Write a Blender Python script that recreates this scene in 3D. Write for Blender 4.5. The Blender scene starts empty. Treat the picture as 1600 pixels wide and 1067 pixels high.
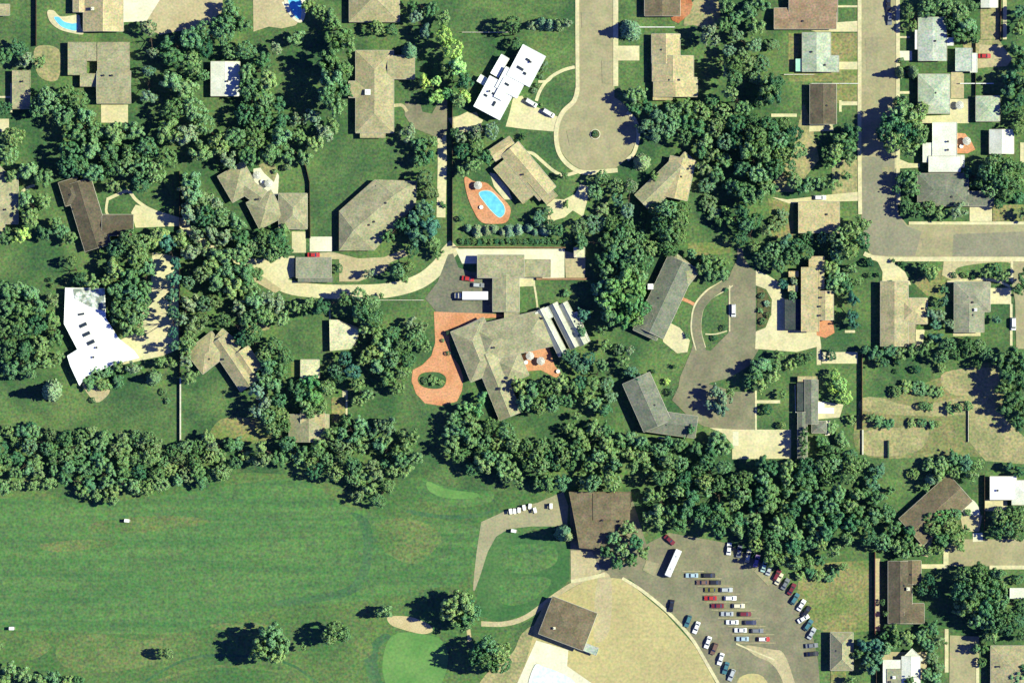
import bpy, math, random
import numpy as np
from mathutils import Vector, Matrix
from mathutils.geometry import tessellate_polygon
random.seed(7)
rng = np.random.default_rng(7)
scene = bpy.context.scene
COL = scene.collection

# ---------------------------------------------------------------- camera, sky, sun, exposure
S = 0.25                                   # metres per map unit (map units: x east, y south)
def W(px, py): return ((px - 800) * S, (533.5 - py) * S)
cam = bpy.data.cameras.new('camera'); camo = bpy.data.objects.new('camera', cam); COL.objects.link(camo)
camo.location = (0, 0, 2500); camo.rotation_euler = (0, 0, 0)
cam.sensor_width = 36; cam.sensor_fit = 'HORIZONTAL'; cam.lens = 225.0
cam.clip_start = 10; cam.clip_end = 6000
scene.camera = camo
SUN_EL, SUN_AZ = math.radians(44), math.radians(5)       # azimuth: anticlockwise from east
world = bpy.data.worlds.new('World'); scene.world = world; world.use_nodes = True
wn = world.node_tree.nodes; wl = world.node_tree.links
bg = wn['Background']; sky = wn.new('ShaderNodeTexSky'); sky.sky_type = 'NISHITA'
sky.sun_disc = False; sky.sun_elevation = SUN_EL; sky.sun_rotation = math.pi / 2 - SUN_AZ
sky.altitude = 1600; sky.air_density = 1.0; sky.dust_density = 0.2; sky.ozone_density = 2.5
tint = wn.new('ShaderNodeMix'); tint.data_type = 'RGBA'; tint.blend_type = 'MULTIPLY'; tint.inputs[0].default_value = 1.0
tint.inputs[7].default_value = (0.80, 0.86, 2.7, 1)          # extra blue tint added to the sky light to turn shadows navy
wl.new(sky.outputs['Color'], tint.inputs[6]); wl.new(tint.outputs[2], bg.inputs['Color']); bg.inputs['Strength'].default_value = 0.05
sun = bpy.data.lights.new('sun', 'SUN'); suno = bpy.data.objects.new('sun', sun); COL.objects.link(suno)
sun.energy = 5.0; sun.angle = math.radians(0.5); sun.color = (1.0, 0.98, 0.855)
sd = Vector((math.cos(SUN_EL) * math.cos(SUN_AZ), math.cos(SUN_EL) * math.sin(SUN_AZ), math.sin(SUN_EL)))
suno.rotation_euler = sd.to_track_quat('Z', 'Y').to_euler(); suno.location = (300, 30, 300)
vs = scene.view_settings; vs.view_transform = 'Standard'; vs.look = 'None'; vs.gamma = 1.0
vs.use_curve_mapping = False; vs.exposure = 0.9

# ---------------------------------------------------------------- materials
MATS = {}
def M(name, c1, c2=None, s=0.15, fine=0.25, fs=2.2, chroma=0.5, rough=0.9, spec=0.15, rnd=0.0,
      stretch=(1, 1, 1), lo=0.38, hi=0.62, bump=0.0, mid=0.0, ms=0.7):
    """mottled surface: two colours by a broad noise, a middle and a fine grain on top"""
    if name in MATS: return MATS[name]
    m = bpy.data.materials.new(name); m.use_nodes = True; MATS[name] = m
    nt = m.node_tree; N = nt.nodes; L = nt.links; b = N['Principled BSDF']
    b.inputs['Roughness'].default_value = rough; b.inputs['Specular IOR Level'].default_value = spec
    c2 = c2 or c1
    if fs < 3: fine, fs, chroma = min(.6, fine * 2.6), fs * .8, min(1, chroma * 1.0)
    c1, c2 = [tuple(min(.9, x * k) for x, k in zip(c, (.735, .780, .672))) for c in (c1, c2)]
    g = N.new('ShaderNodeNewGeometry'); mp = N.new('ShaderNodeMapping'); mp.inputs['Scale'].default_value = stretch
    L.new(g.outputs['Position'], mp.inputs['Vector'])
    n1 = N.new('ShaderNodeTexNoise'); n1.inputs['Scale'].default_value = s; n1.inputs['Detail'].default_value = 5
    L.new(mp.outputs['Vector'], n1.inputs['Vector'])
    r = N.new('ShaderNodeMapRange'); r.inputs['From Min'].default_value = lo; r.inputs['From Max'].default_value = hi
    L.new(n1.outputs['Fac'], r.inputs['Value'])
    mx = N.new('ShaderNodeMix'); mx.data_type = 'RGBA'
    mx.inputs[6].default_value = (*c1, 1); mx.inputs[7].default_value = (*c2, 1)
    L.new(r.outputs['Result'], mx.inputs[0])
    out = mx.outputs[2]
    def grain(out, scale, amp, ch):
        n2 = N.new('ShaderNodeTexNoise'); n2.inputs['Scale'].default_value = scale; n2.inputs['Detail'].default_value = 2
        L.new(g.outputs['Position'], n2.inputs['Vector'])
        mg = N.new('ShaderNodeMix'); mg.data_type = 'RGBA'; mg.inputs[0].default_value = ch
        L.new(n2.outputs['Fac'], mg.inputs[6]); L.new(n2.outputs['Color'], mg.inputs[7])
        va = N.new('ShaderNodeVectorMath'); va.operation = 'MULTIPLY_ADD'
        va.inputs[1].default_value = (4 * amp,) * 3; va.inputs[2].default_value = (1 - 2 * amp,) * 3
        L.new(mg.outputs[2], va.inputs[0])
        vm = N.new('ShaderNodeVectorMath'); vm.operation = 'MULTIPLY'
        L.new(out, vm.inputs[0]); L.new(va.outputs[0], vm.inputs[1])
        vx = N.new('ShaderNodeVectorMath'); vx.operation = 'MAXIMUM'; vx.inputs[1].default_value = (0.004,) * 3
        L.new(vm.outputs[0], vx.inputs[0]); return vx.outputs[0]
    if fine: out = grain(out, fs, fine, chroma)
    if mid: out = grain(out, ms, mid, chroma * 0.6)
    if rnd:
        oi = N.new('ShaderNodeObjectInfo'); mr = N.new('ShaderNodeMapRange')
        mr.inputs['To Min'].default_value = 1 - rnd; mr.inputs['To Max'].default_value = 1 + rnd
        L.new(oi.outputs['Random'], mr.inputs['Value'])
        vm = N.new('ShaderNodeVectorMath'); vm.operation = 'SCALE'
        L.new(out, vm.inputs[0]); L.new(mr.outputs['Result'], vm.inputs['Scale']); out = vm.outputs[0]
    L.new(out, b.inputs['Base Color'])
    if bump:
        n3 = N.new('ShaderNodeTexNoise'); n3.inputs['Scale'].default_value = 1.6; n3.inputs['Detail'].default_value = 4
        L.new(g.outputs['Position'], n3.inputs['Vector'])
        bp = N.new('ShaderNodeBump'); bp.inputs['Strength'].default_value = bump; bp.inputs['Distance'].default_value = 0.3
        L.new(n3.outputs['Fac'], bp.inputs['Height']); L.new(bp.outputs['Normal'], b.inputs['Normal'])
    return m

def plain(name, c, rough=0.5, spec=0.3, metal=0.0):
    if name in MATS: return MATS[name]
    m = M(name, c, tuple(min(1, x * 1.08) for x in c), s=0.6, fine=0.04, fs=5, rough=rough, spec=spec)
    m.node_tree.nodes['Principled BSDF'].inputs['Metallic'].default_value = metal
    return m

def leaf(name, c1, c2):
    if name in MATS: return MATS[name]
    m = bpy.data.materials.new(name); m.use_nodes = True; MATS[name] = m
    nt = m.node_tree; N = nt.nodes; L = nt.links; N.remove(N['Principled BSDF'])
    g = N.new('ShaderNodeNewGeometry'); n1 = N.new('ShaderNodeTexNoise'); n1.inputs['Scale'].default_value = 0.55
    n1.inputs['Detail'].default_value = 4; L.new(g.outputs['Position'], n1.inputs['Vector'])
    oi = N.new('ShaderNodeObjectInfo')
    ad = N.new('ShaderNodeMath'); ad.operation = 'MULTIPLY_ADD'; ad.inputs[1].default_value = 0.8
    L.new(oi.outputs['Random'], ad.inputs[0]); L.new(n1.outputs['Fac'], ad.inputs[2])
    r = N.new('ShaderNodeMapRange'); r.inputs['From Min'].default_value = 0.4; r.inputs['From Max'].default_value = 1.3
    L.new(ad.outputs[0], r.inputs['Value'])
    mx = N.new('ShaderNodeMix'); mx.data_type = 'RGBA'; mx.inputs[6].default_value = (*c1, 1); mx.inputs[7].default_value = (*c2, 1)
    L.new(r.outputs['Result'], mx.inputs[0])
    hj = N.new('ShaderNodeMath'); hj.operation = 'MULTIPLY'; hj.inputs[1].default_value = 7.31; L.new(oi.outputs['Random'], hj.inputs[0])
    fr = N.new('ShaderNodeMath'); fr.operation = 'FRACT'; L.new(hj.outputs[0], fr.inputs[0])
    hm = N.new('ShaderNodeMix'); hm.data_type = 'RGBA'; hm.inputs[6].default_value = (.82, .97, 1.06, 1); hm.inputs[7].default_value = (1.22, 1.05, .85, 1); L.new(fr.outputs[0], hm.inputs[0])
    hv = N.new('ShaderNodeVectorMath'); hv.operation = 'MULTIPLY'; L.new(mx.outputs[2], hv.inputs[0]); L.new(hm.outputs[2], hv.inputs[1])
    n2 = N.new('ShaderNodeTexNoise'); n2.inputs['Scale'].default_value = 1.9; n2.inputs['Detail'].default_value = 2
    L.new(g.outputs['Position'], n2.inputs['Vector'])
    va = N.new('ShaderNodeVectorMath'); va.operation = 'MULTIPLY_ADD'; va.inputs[1].default_value = (1.6,) * 3; va.inputs[2].default_value = (0.2,) * 3
    L.new(n2.outputs['Color'], va.inputs[0])
    vm = N.new('ShaderNodeVectorMath'); vm.operation = 'MULTIPLY'; L.new(hv.outputs[0], vm.inputs[0]); L.new(va.outputs[0], vm.inputs[1])
    d = N.new('ShaderNodeBsdfDiffuse'); t = N.new('ShaderNodeBsdfTranslucent'); ms = N.new('ShaderNodeMixShader')
    ms.inputs[0].default_value = 0.17
    L.new(vm.outputs[0], d.inputs['Color']); L.new(vm.outputs[0], t.inputs['Color'])
    L.new(d.outputs[0], ms.inputs[1]); L.new(t.outputs[0], ms.inputs[2])
    L.new(ms.outputs[0], N['Material Output'].inputs['Surface'])
    return m

LAWN = M('lawn_grass', (0.044, 0.101, 0.039), (0.110, 0.175, 0.058), s=.05, fine=.22, fs=1.3, mid=.16, ms=.25, chroma=.55, bump=.3)
FAIR = M('fairway_grass', (0.047, 0.126, 0.045), (0.115, 0.208, 0.063), s=.05, fine=.20, fs=1.2, mid=.2, ms=.3, chroma=.6, stretch=(.30, 5.0, 1), lo=.22, hi=.80)
ROUGH = M('rough_grass', (0.058, 0.131, 0.043), (0.108, 0.170, 0.054), s=.04, fine=.22, fs=1.2, mid=.15, ms=.3, chroma=.6)
GREEN = M('putting_green_grass', (0.096, 0.222, 0.059), (0.135, 0.263, 0.073), s=.1, fine=.10, fs=1.2, chroma=.5)
PRACT = M('practice_green_grass', (0.044, 0.123, 0.041), (0.075, 0.158, 0.052), s=.07, fine=.15, fs=1.2, chroma=.5)
OLIVE = M('olive_grass', (.080, .150, .048), (.140, .185, .064), s=.06, fine=.22, fs=1.2, mid=.15, ms=.3, chroma=.6)
DGRASS = M('dark_mown_grass', (.046, .118, .050), (.072, .150, .060), s=.06, fine=.18, fs=1.2, mid=.12, ms=.3, chroma=.6)
DRY = M('dry_grass', (.145, .190, .060), (.240, .225, .092), s=.09, fine=.22, fs=1.3, mid=.14, ms=.35, chroma=.5)
DIRT = M('bare_dirt', (.350, .305, .150), (.235, .235, .108), s=.12, fine=.18, fs=1.3, mid=.1, ms=.35, chroma=.4)
FIELD = M('tan_field', (.450, .385, .175), (.390, .335, .155), s=.05, fine=.10, fs=1.2, mid=.07, ms=.3, chroma=.4)
ROAD = M('road_asphalt', (.300, .270, .150), (.345, .310, .175), s=.10, fine=.08, fs=1.4, mid=.13, ms=.22, chroma=.5)
ASPH = M('drive_asphalt', (.180, .170, .106), (.228, .213, .130), s=.10, fine=.10, fs=1.4, mid=.16, ms=.22, chroma=.5)
GASPH = M('grey_asphalt', (.215, .208, .140), (.255, .240, .160), s=.10, fine=.09, fs=1.4, mid=.06, chroma=.5)
DASPH = M('dark_asphalt', (.14, .142, .10), (.19, .185, .125), s=.14, fine=.12, fs=1.4, mid=.08, chroma=.5)
CONC = M('concrete', (.545, .485, .278), (.61, .55, .325), s=.12, fine=.08, fs=1.4, mid=.13, ms=.22, chroma=.4)
PCONC = M('pale_concrete', (.62, .58, .41), (.70, .66, .50), s=.12, fine=.06, fs=1.4, chroma=.4)
TCONC = M('tan_concrete', (.40, .335, .19), (.46, .395, .225), s=.12, fine=.10, fs=1.4, mid=.06, chroma=.4)
BRICK = M('brick_paving', (.50, .215, .100), (.58, .285, .150), s=.12, fine=.12, fs=1.8, chroma=.4)
RBRICK = M('red_brick_paving', (.36, .12, .05), (.44, .20, .10), s=.15, fine=.15, fs=1.8, chroma=.4)
SANDM = M('bunker_sand', (.46, .37, .19), (.52, .42, .23), s=.2, fine=.1, chroma=.3)
SOIL = M('planting_soil', (.07, .085, .035), (.13, .11, .055), s=.2, fine=.3, fs=1.5, chroma=.5)
WALLM = M('house_stucco', (.50, .46, .36), (.56, .52, .42), s=.3, fine=.05, rough=.95)
WWALL = M('white_render', (.72, .70, .64), (.78, .76, .70), s=.3, fine=.04, rough=.95)
TRIM = plain('white_trim', (.44, .41, .31), .6)
GLASS = plain('window_glass', (.03, .04, .05), .12, .6)
DARK = plain('dark_metal', (.03, .03, .035), .5)
WOOD = M('fence_wood', (.17, .11, .06), (.24, .16, .09), s=.6, fine=.15, rnd=.15)
WHITEP = plain('white_paint', (.80, .78, .72), .6)
DOORM = plain('door_wood', (.14, .08, .05), .5)
BARK = M('bark', (.075, .058, .042), (.12, .095, .07), s=1.5, fine=.2, rough=.95)
def roofmat(key, c1, c2, **k):
    k_ = 1.2 if key.split('_')[0] in ('khaki', 'tan', 'sand', 'grey') else 1.05
    c1, c2 = [(c[0] * .96 * k_, c[1] * k_, c[2] * 1.04 * k_) for c in (c1, c2)]
    return M('roof_' + key, c1, c2, s=.22, fine=.15, fs=1.7, mid=.16, ms=.35, chroma=.5, rough=.95, spec=.05, **k)
RF = dict(
    tan=roofmat('tan_shingle', (.275, .235, .125), (.335, .285, .155)),
    sand=roofmat('sand_shingle', (.36, .29, .15), (.41, .335, .175)),
    khaki=roofmat('khaki_shingle', (.245, .222, .125), (.30, .270, .155)),
    grey=roofmat('grey_shingle', (.20, .195, .125), (.25, .24, .16)),
    slate=roofmat('slate_shingle', (.15, .155, .11), (.19, .19, .135)),
    brown=roofmat('brown_shingle', (.145, .112, .065), (.19, .148, .088)),
    dbrown=roofmat('dark_brown_shingle', (.098, .080, .052), (.135, .108, .070)),
    char=roofmat('charcoal_shingle', (.045, .055, .05), (.065, .072, .064)),
    rust=roofmat('rust_shingle', (.25, .165, .095), (.31, .21, .13)),
    mint=roofmat('pale_green_shingle', (.355, .385, .255), (.42, .445, .315)),
    dove=roofmat('dove_grey_shingle', (.36, .385, .30), (.44, .46, .37)),
    cream=roofmat('cream_gravel', (.52, .475, .275), (.60, .545, .335)),
    white=M('roof_white_membrane', (.80, .79, .74), (.86, .85, .80), s=.2, fine=.03, chroma=.3),
    owhite=M('roof_off_white', (.60, .60, .49), (.72, .72, .62), s=.2, fine=.08, chroma=.4),
    painted_dapple=M('roof_grey_gravel', (.20, .24, .19), (.62, .64, .58), s=.45, fine=.2, chroma=.4, lo=.42, hi=.58),  # dappled shade of a tree, painted into the roof colour
    metal=M('roof_ribbed_metal', (.40, .41, .32), (.50, .50, .40), s=.2, fine=.12, chroma=.3),
    aqua=M('roof_aqua_sheet', (.34, .60, .44), (.40, .66, .50), s=.3, fine=.05),
)
LEAF = dict(
    d=leaf('leaf_mid_green', (.070, .188, .070), (.222, .375, .142)),
    k=leaf('leaf_dark_green', (.050, .145, .062), (.130, .255, .100)),
    y=leaf('leaf_yellow_green', (0.263, 0.476, 0.108), (0.451, 0.675, 0.204)),
    g=leaf('leaf_grey_green', (.140, .245, .130), (.255, .380, .205)),
    o=leaf('leaf_olive_green', (.120, .215, .085), (.200, .320, .140)),
    m=leaf('leaf_blue_green', (.055, .170, .095), (.120, .270, .150)),
    c=leaf('leaf_conifer_needles', (.105, .205, .092), (.225, .345, .170)),
    e=leaf('leaf_bright_green', (0.106, 0.278, 0.081), (0.232, 0.436, 0.144)),
)
TONE = dict(d='mid-green', k='dark green', y='yellow-green', g='grey-green', o='olive-green', m='blue-green', c='green conical', e='bright green')

# ---------------------------------------------------------------- mesh helpers
class MB:
    def __init__(s): s.v = []; s.f = []; s.mi = []
    def add(s, vs, fs, mi=0):
        o = len(s.v); s.v += [tuple(v) for v in vs]; s.f += [tuple(i + o for i in f) for f in fs]; s.mi += [mi] * len(fs)
    def box(s, x0, y0, z0, x1, y1, z1, mi=0):
        s.add([(x0, y0, z0), (x1, y0, z0), (x1, y1, z0), (x0, y1, z0), (x0, y0, z1), (x1, y0, z1), (x1, y1, z1), (x0, y1, z1)],
              [(3, 2, 1, 0), (4, 5, 6, 7), (0, 1, 5, 4), (1, 2, 6, 5), (2, 3, 7, 6), (3, 0, 4, 7)], mi)
    def prism(s, pts, z0, z1, mi=0):          # pts anticlockwise, world/local metres
        n = len(pts)
        s.add([(x, y, z0) for x, y in pts] + [(x, y, z1) for x, y in pts],
              [tuple(range(n - 1, -1, -1)), tuple(range(n, 2 * n))] + [(i, (i + 1) % n, n + (i + 1) % n, n + i) for i in range(n)], mi)
    def tube(s, p, q, r0, r1, n=7, mi=0, cap=True):
        p = Vector(p); q = Vector(q); d = (q - p).normalized()
        a = d.orthogonal().normalized(); b = d.cross(a)
        vs = [tuple(c + (a * math.cos(t) + b * math.sin(t)) * r) for c, r in ((p, r0), (q, r1)) for t in [2 * math.pi * i / n for i in range(n)]]
        fs = [(i, (i + 1) % n, n + (i + 1) % n, n + i) for i in range(n)]
        if cap: fs += [tuple(range(n - 1, -1, -1)), tuple(range(n, 2 * n))]
        s.add(vs, fs, mi)
    def mesh(s, name, mats):
        me = bpy.data.meshes.new(name); me.from_pydata(s.v, [], s.f)
        for m in (mats if isinstance(mats, (list, tuple)) else [mats]): me.materials.append(m)
        if any(s.mi): me.polygons.foreach_set('material_index', s.mi)
        me.update(); return me
    def build(s, name, mats, parent=None, loc=(0, 0, 0)):
        return link(name, s.mesh(name, mats), parent, loc)
def link(name, data, parent=None, loc=(0, 0, 0)):
    o = bpy.data.objects.new(name, data); COL.objects.link(o); o.location = loc
    if parent is not None: o.parent = parent
    return o
LABELS = {}
def tag(o, label, cat, group=None):
    LABELS.setdefault(label, []).append(o)
    o['label'] = label; o['category'] = cat
    if group: o['group'] = group
    return o
def thing(name, label, cat, loc=(0, 0, 0), rz=0, group=None):
    o = link(name, None, None, loc); o.empty_display_size = .5; o.rotation_euler = (0, 0, rz)
    return tag(o, label, cat, group)
def copy_tree(o, parent=None):
    c = o.copy(); COL.objects.link(c); c.parent = parent
    for ch in list(KIDS.get(o.name, [])): copy_tree(ch, c)
    return c
KIDS = {}
def reg(root):                                  # remember the children of a prototype for copy_tree
    for ch in root.children: KIDS.setdefault(root.name, []).append(ch); reg(ch)
    return root

def cr(pts, n=6, closed=False):                 # Catmull-Rom smoothing in map units
    P = [np.array(p, float) for p in pts]; out = []
    k = len(P)
    rngi = range(k) if closed else range(k - 1)
    for i in rngi:
        p0 = P[(i - 1) % k] if closed or i > 0 else P[i]; p1 = P[i]; p2 = P[(i + 1) % k]
        p3 = P[(i + 2) % k] if closed or i < k - 2 else p2
        for j in range(n):
            t = j / n
            out.append(tuple(.5 * ((2 * p1) + (-p0 + p2) * t + (2 * p0 - 5 * p1 + 4 * p2 - p3) * t * t + (-p0 + 3 * p1 - 3 * p2 + p3) * t ** 3)))
    if not closed: out.append(tuple(P[-1]))
    return out
def area(p): return sum(p[i][0] * p[(i + 1) % len(p)][1] - p[(i + 1) % len(p)][0] * p[i][1] for i in range(len(p))) / 2
def wpts(pts):
    q = [W(*p) for p in pts]
    return q if area(q) > 0 else q[::-1]
NS = [0]
def slab(name, pts, mat, smooth=False, up=0.0, z=None, parent=None, thick=.3, n=5):
    """paved or planted sheet: a thin solid with its own edge, each laid a little above the last"""
    NS[0] += 1
    zt = (0.02 + 0.0008 * NS[0] + up) if z is None else z
    q = wpts(cr(pts, n, True) if smooth else pts)
    k = len(q); vs = [(x, y, zt) for x, y in q] + [(x, y, zt - thick) for x, y in q]
    tri = tessellate_polygon([[Vector((x, y, 0)) for x, y in q]])
    fs = []
    for a, b, c in tri:
        ar = (q[b][0] - q[a][0]) * (q[c][1] - q[a][1]) - (q[c][0] - q[a][0]) * (q[b][1] - q[a][1])
        if abs(ar) > 1e-9: fs.append((a, b, c) if ar > 0 else (a, c, b))
    fs += [(k + i, k + (i + 1) % k, (i + 1) % k, i) for i in range(k)]
    mb = MB(); mb.add(vs, fs); me = mb.mesh(name, mat)
    o = link(name, me, parent)
    if parent is None: o['kind'] = 'structure'
    return o
def ribbon(name, pts, w, mat, up=0.0, n=6, thick=.3):
    c = cr(pts, n); NS[0] += 1; zt = 0.02 + 0.0008 * NS[0] + up; vs = []; fs = []; k = len(c)
    for i, p in enumerate(c):
        a = c[max(i - 1, 0)]; b = c[min(i + 1, k - 1)]
        dx, dy = b[0] - a[0], b[1] - a[1]; d = math.hypot(dx, dy) or 1
        ww = w if not callable(w) else w(i / (k - 1))
        for sg, z in ((1, zt), (-1, zt), (1, zt - thick), (-1, zt - thick)):
            x, y = W(p[0] + sg * dy / d * ww / 2, p[1] - sg * dx / d * ww / 2); vs.append((x, y, z))
    for i in range(k - 1):
        a, b = 4 * i, 4 * i + 4
        fs += [(a, b, b + 1, a + 1), (a, a + 2, b + 2, b), (a + 1, b + 1, b + 3, a + 3)]
    fs += [(0, 1, 3, 2), (4 * k - 4, 4 * k - 2, 4 * k - 1, 4 * k - 3)]
    # make the top face upward
    p0, p1, p2 = [Vector(vs[j]) for j in fs[0][:3]]
    if (p1 - p0).cross(p2 - p0).z < 0: fs = [f[::-1] for f in fs]
    m = MB(); m.add(vs, fs); o = m.build(name, mat); o['kind'] = 'structure'; return o
def rect(x0, y0, x1, y1): return [(x0, y0), (x1, y0), (x1, y1), (x0, y1)]
# ---------------------------------------------------------------- the ground, roads, pavements, paths
g = MB(); g.add([(-1500, -1500, 0), (1500, -1500, 0), (1500, 1500, 0), (-1500, 1500, 0)], [(0, 1, 2, 3)])
g.build('ground', LAWN)['kind'] = 'structure'
# golf course
slab('golf_rough', [(-600, 750), (0, 770), (180, 772), (385, 738), (480, 742), (540, 765), (600, 770), (650, 742), (700, 765), (760, 770), (840, 762), (890, 770), (890, 900), (840, 960), (800, 985), (790, 1500), (-600, 1500)], ROUGH)
slab('fairway', [(-600, 775), (0, 778), (120, 788), (300, 768), (400, 752), (480, 752), (540, 790), (640, 812), (700, 815), (750, 830), (735, 900), (640, 925), (560, 940), (430, 950), (300, 985), (180, 990), (60, 985), (-600, 960)], FAIR, smooth=True)
slab('mown_edge', [(548, 800), (575, 812), (583, 850), (576, 895), (556, 925), (510, 938), (440, 946), (440, 936), (505, 928), (546, 914), (562, 888), (568, 850), (562, 820)], DGRASS, smooth=True)
slab('mown_edge', [(600, 990), (575, 1010), (570, 1040), (585, 1080), (600, 1080), (590, 1040), (594, 1010), (612, 995)], DGRASS, smooth=True)
slab('mown_edge', [(640, 796), (690, 804), (740, 803), (775, 795), (775, 799), (740, 809), (690, 810), (640, 802)], DGRASS, smooth=True)
for pts in ([(90, 1010), (150, 990), (220, 1000), (290, 990), (300, 1012), (230, 1040), (150, 1050), (100, 1040)], [(0, 1000), (50, 995), (80, 1010), (50, 1030), (0, 1030)], [(330, 975), (400, 972), (415, 980), (350, 984)], [(590, 815), (650, 812), (690, 840), (650, 880), (600, 860)], [(150, 815), (260, 805), (330, 815), (240, 830), (150, 832)], [(555, 1000), (575, 995), (582, 1020), (560, 1030)], [(60, 850), (150, 842), (180, 852), (90, 862)]):
    slab('dry_fairway', pts, OLIVE, smooth=True)
slab('tee_green', [(655, 745), (690, 758), (740, 766), (770, 768), (765, 785), (720, 792), (675, 785), (652, 765)], FAIR, smooth=True)
slab('tee_green', [(668, 752), (700, 764), (745, 770), (740, 778), (700, 778), (672, 768)], GREEN, smooth=True)
slab('putting_green', [(605, 1003), (625, 988), (660, 990), (690, 1000), (700, 1030), (690, 1067), (670, 1100), (620, 1095), (598, 1050)], GREEN, smooth=True)
slab('practice_green', [(756, 850), (775, 828), (820, 835), (890, 850), (890, 905), (860, 935), (820, 960), (780, 972), (745, 960), (745, 905)], PRACT)
slab('practice_green', [(785, 862), (815, 850), (865, 855), (868, 880), (830, 895), (790, 890)], FAIR, smooth=True)
slab('practice_green', [(782, 912), (820, 900), (860, 905), (845, 930), (810, 945), (782, 940)], FAIR, smooth=True)
slab('bunker', [(607, 963), (640, 963), (668, 974), (676, 985), (660, 990), (630, 983), (610, 975)], SANDM, smooth=True)
slab('bunker', [(729, 984), (735, 982), (737, 1000), (731, 1003)], SANDM)
ribbon('cart_path', [(240, 1067), (300, 1046), (370, 1040), (440, 1050), (470, 1070)], 5, OLIVE)
ribbon('cart_path', [(210, 1075), (290, 1030), (370, 1024), (450, 1036), (500, 1070)], 4, DGRASS)
slab('cart_path', [(745, 860), (752, 815), (790, 798), (840, 785), (880, 768), (888, 790), (886, 822), (830, 822), (795, 826), (775, 838), (762, 862), (750, 900), (742, 922), (739, 922), (741, 895)], M('path_asphalt', (.285, .262, .155), (.330, .300, .180), s=.1, fine=.09, fs=1.4, mid=.1, ms=.25, chroma=.5))
ribbon('path', [(752, 974), (790, 974), (825, 962), (868, 930), (905, 908), (940, 900)], 8, TCONC)
# dry and bare ground
slab('dry_lawn', [(345, 655), (400, 655), (425, 672), (415, 690), (360, 692), (325, 690)], DRY, smooth=True)
slab('dry_lawn', [(1248, 905), (1258, 885), (1300, 878), (1362, 875), (1364, 985), (1300, 990), (1270, 980), (1245, 930)], DRY)
slab('dry_lawn', rect(1232, 52, 1342, 128), DRY)
slab('bare_ground', [(1345, 635), (1400, 615), (1500, 580), (1560, 575), (1560, 700), (1470, 712), (1345, 710)], M('dry_soil', (.235, .215, .095), (.150, .180, .070), s=.11, fine=.2, fs=1.3, mid=.15, ms=.3, chroma=.5), smooth=True)
slab('bare_ground', [(1347, 622), (1380, 622), (1410, 632), (1440, 632), (1520, 615), (1560, 585), (1552, 640), (1500, 648), (1440, 650), (1350, 642)], DIRT, smooth=True)
slab('bare_ground', [(1348, 676), (1400, 668), (1450, 668), (1440, 700), (1400, 712), (1348, 708)], DIRT, smooth=True)
slab('bare_ground', [(1475, 582), (1550, 575), (1560, 600), (1520, 618), (1480, 612)], DIRT, smooth=True)
slab('bare_ground', [(1515, 640), (1540, 622), (1555, 640), (1600, 682), (1640, 700), (1640, 728), (1540, 720), (1515, 690)], DIRT)
slab('bare_ground', [(55, 75), (92, 78), (90, 125), (60, 118)], DIRT, smooth=True)
slab('bare_ground', [(1200, 310), (1240, 318), (1240, 372), (1205, 372)], DRY)
slab('bare_ground', [(1255, 160), (1268, 190), (1280, 250), (1240, 300), (1200, 300), (1240, 230)], DIRT)
slab('bare_ground', [(1300, 250), (1342, 250), (1342, 300), (1300, 304)], DIRT)
slab('bare_ground', [(1300, 115), (1342, 115), (1342, 160), (1300, 162)], DRY)
slab('bare_ground', [(1085, 0), (1120, 0), (1125, 30), (1118, 48), (1085, 40), (1068, 38)], DIRT, smooth=True)
slab('bare_ground', [(1075, 380), (1140, 378), (1142, 396), (1075, 400)], DRY)
slab('bare_ground', [(700, 185), (745, 175), (755, 205), (712, 208)], TCONC)
slab('bare_ground', [(1425, 440), (1470, 420), (1490, 440), (1488, 470), (1448, 462)], DRY)
slab('bare_ground', [(1475, 405), (1590, 405), (1588, 440), (1490, 440), (1472, 430)], TCONC)
slab('garden_bed', [(1497, 418), (1575, 410), (1582, 432), (1510, 436)], LAWN, smooth=True)
# field and parking area by the clubhouse
slab('field', [(928, 902), (975, 903), (1040, 958), (1085, 1008), (1110, 1050), (1150, 1140), (1150, 1300), (700, 1300), (790, 1090), (830, 985), (850, 945), (900, 915)], FIELD)
slab('car_park', [(890, 770), (985, 770), (1010, 850), (1045, 832), (1135, 848), (1200, 885), (1245, 935), (1268, 985), (1278, 1030), (1285, 1120), (1290, 1300), (1160, 1300), (1135, 1090), (1105, 1040), (1080, 1000), (1038, 950), (985, 905), (930, 900), (892, 905)], ASPH)
slab('bare_ground', [(905, 860), (925, 862), (940, 893), (925, 900), (892, 905), (892, 860)], TCONC)
slab('traffic_island', [(1165, 1008), (1205, 1014), (1224, 1020), (1240, 1060), (1252, 1110), (1240, 1120), (1222, 1062), (1205, 1036), (1180, 1024)], TCONC, smooth=True, up=.05)
slab('traffic_island', [(1152, 1064), (1180, 1052), (1200, 1068), (1208, 1120), (1160, 1120)], FIELD, smooth=True, up=.05)
ribbon('kerb', [(972, 903), (1000, 920), (1035, 948), (1065, 978), (1085, 1003), (1105, 1037), (1122, 1067), (1140, 1100)], 5, CONC, up=.12)
ribbon('kerb', [(1150, 1005), (1180, 1018), (1210, 1030)], 2.5, CONC, up=.10)
ribbon('kerb', [(892, 908), (920, 903), (945, 897)], 6, CONC, up=.06)
slab('path', [(934, 903), (955, 905), (952, 985), (928, 998)], TCONC, smooth=True)
slab('bare_ground', [(770, 1040), (800, 1020), (815, 990), (835, 980), (820, 1040), (805, 1090), (740, 1090)], DIRT, smooth=True)
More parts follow.
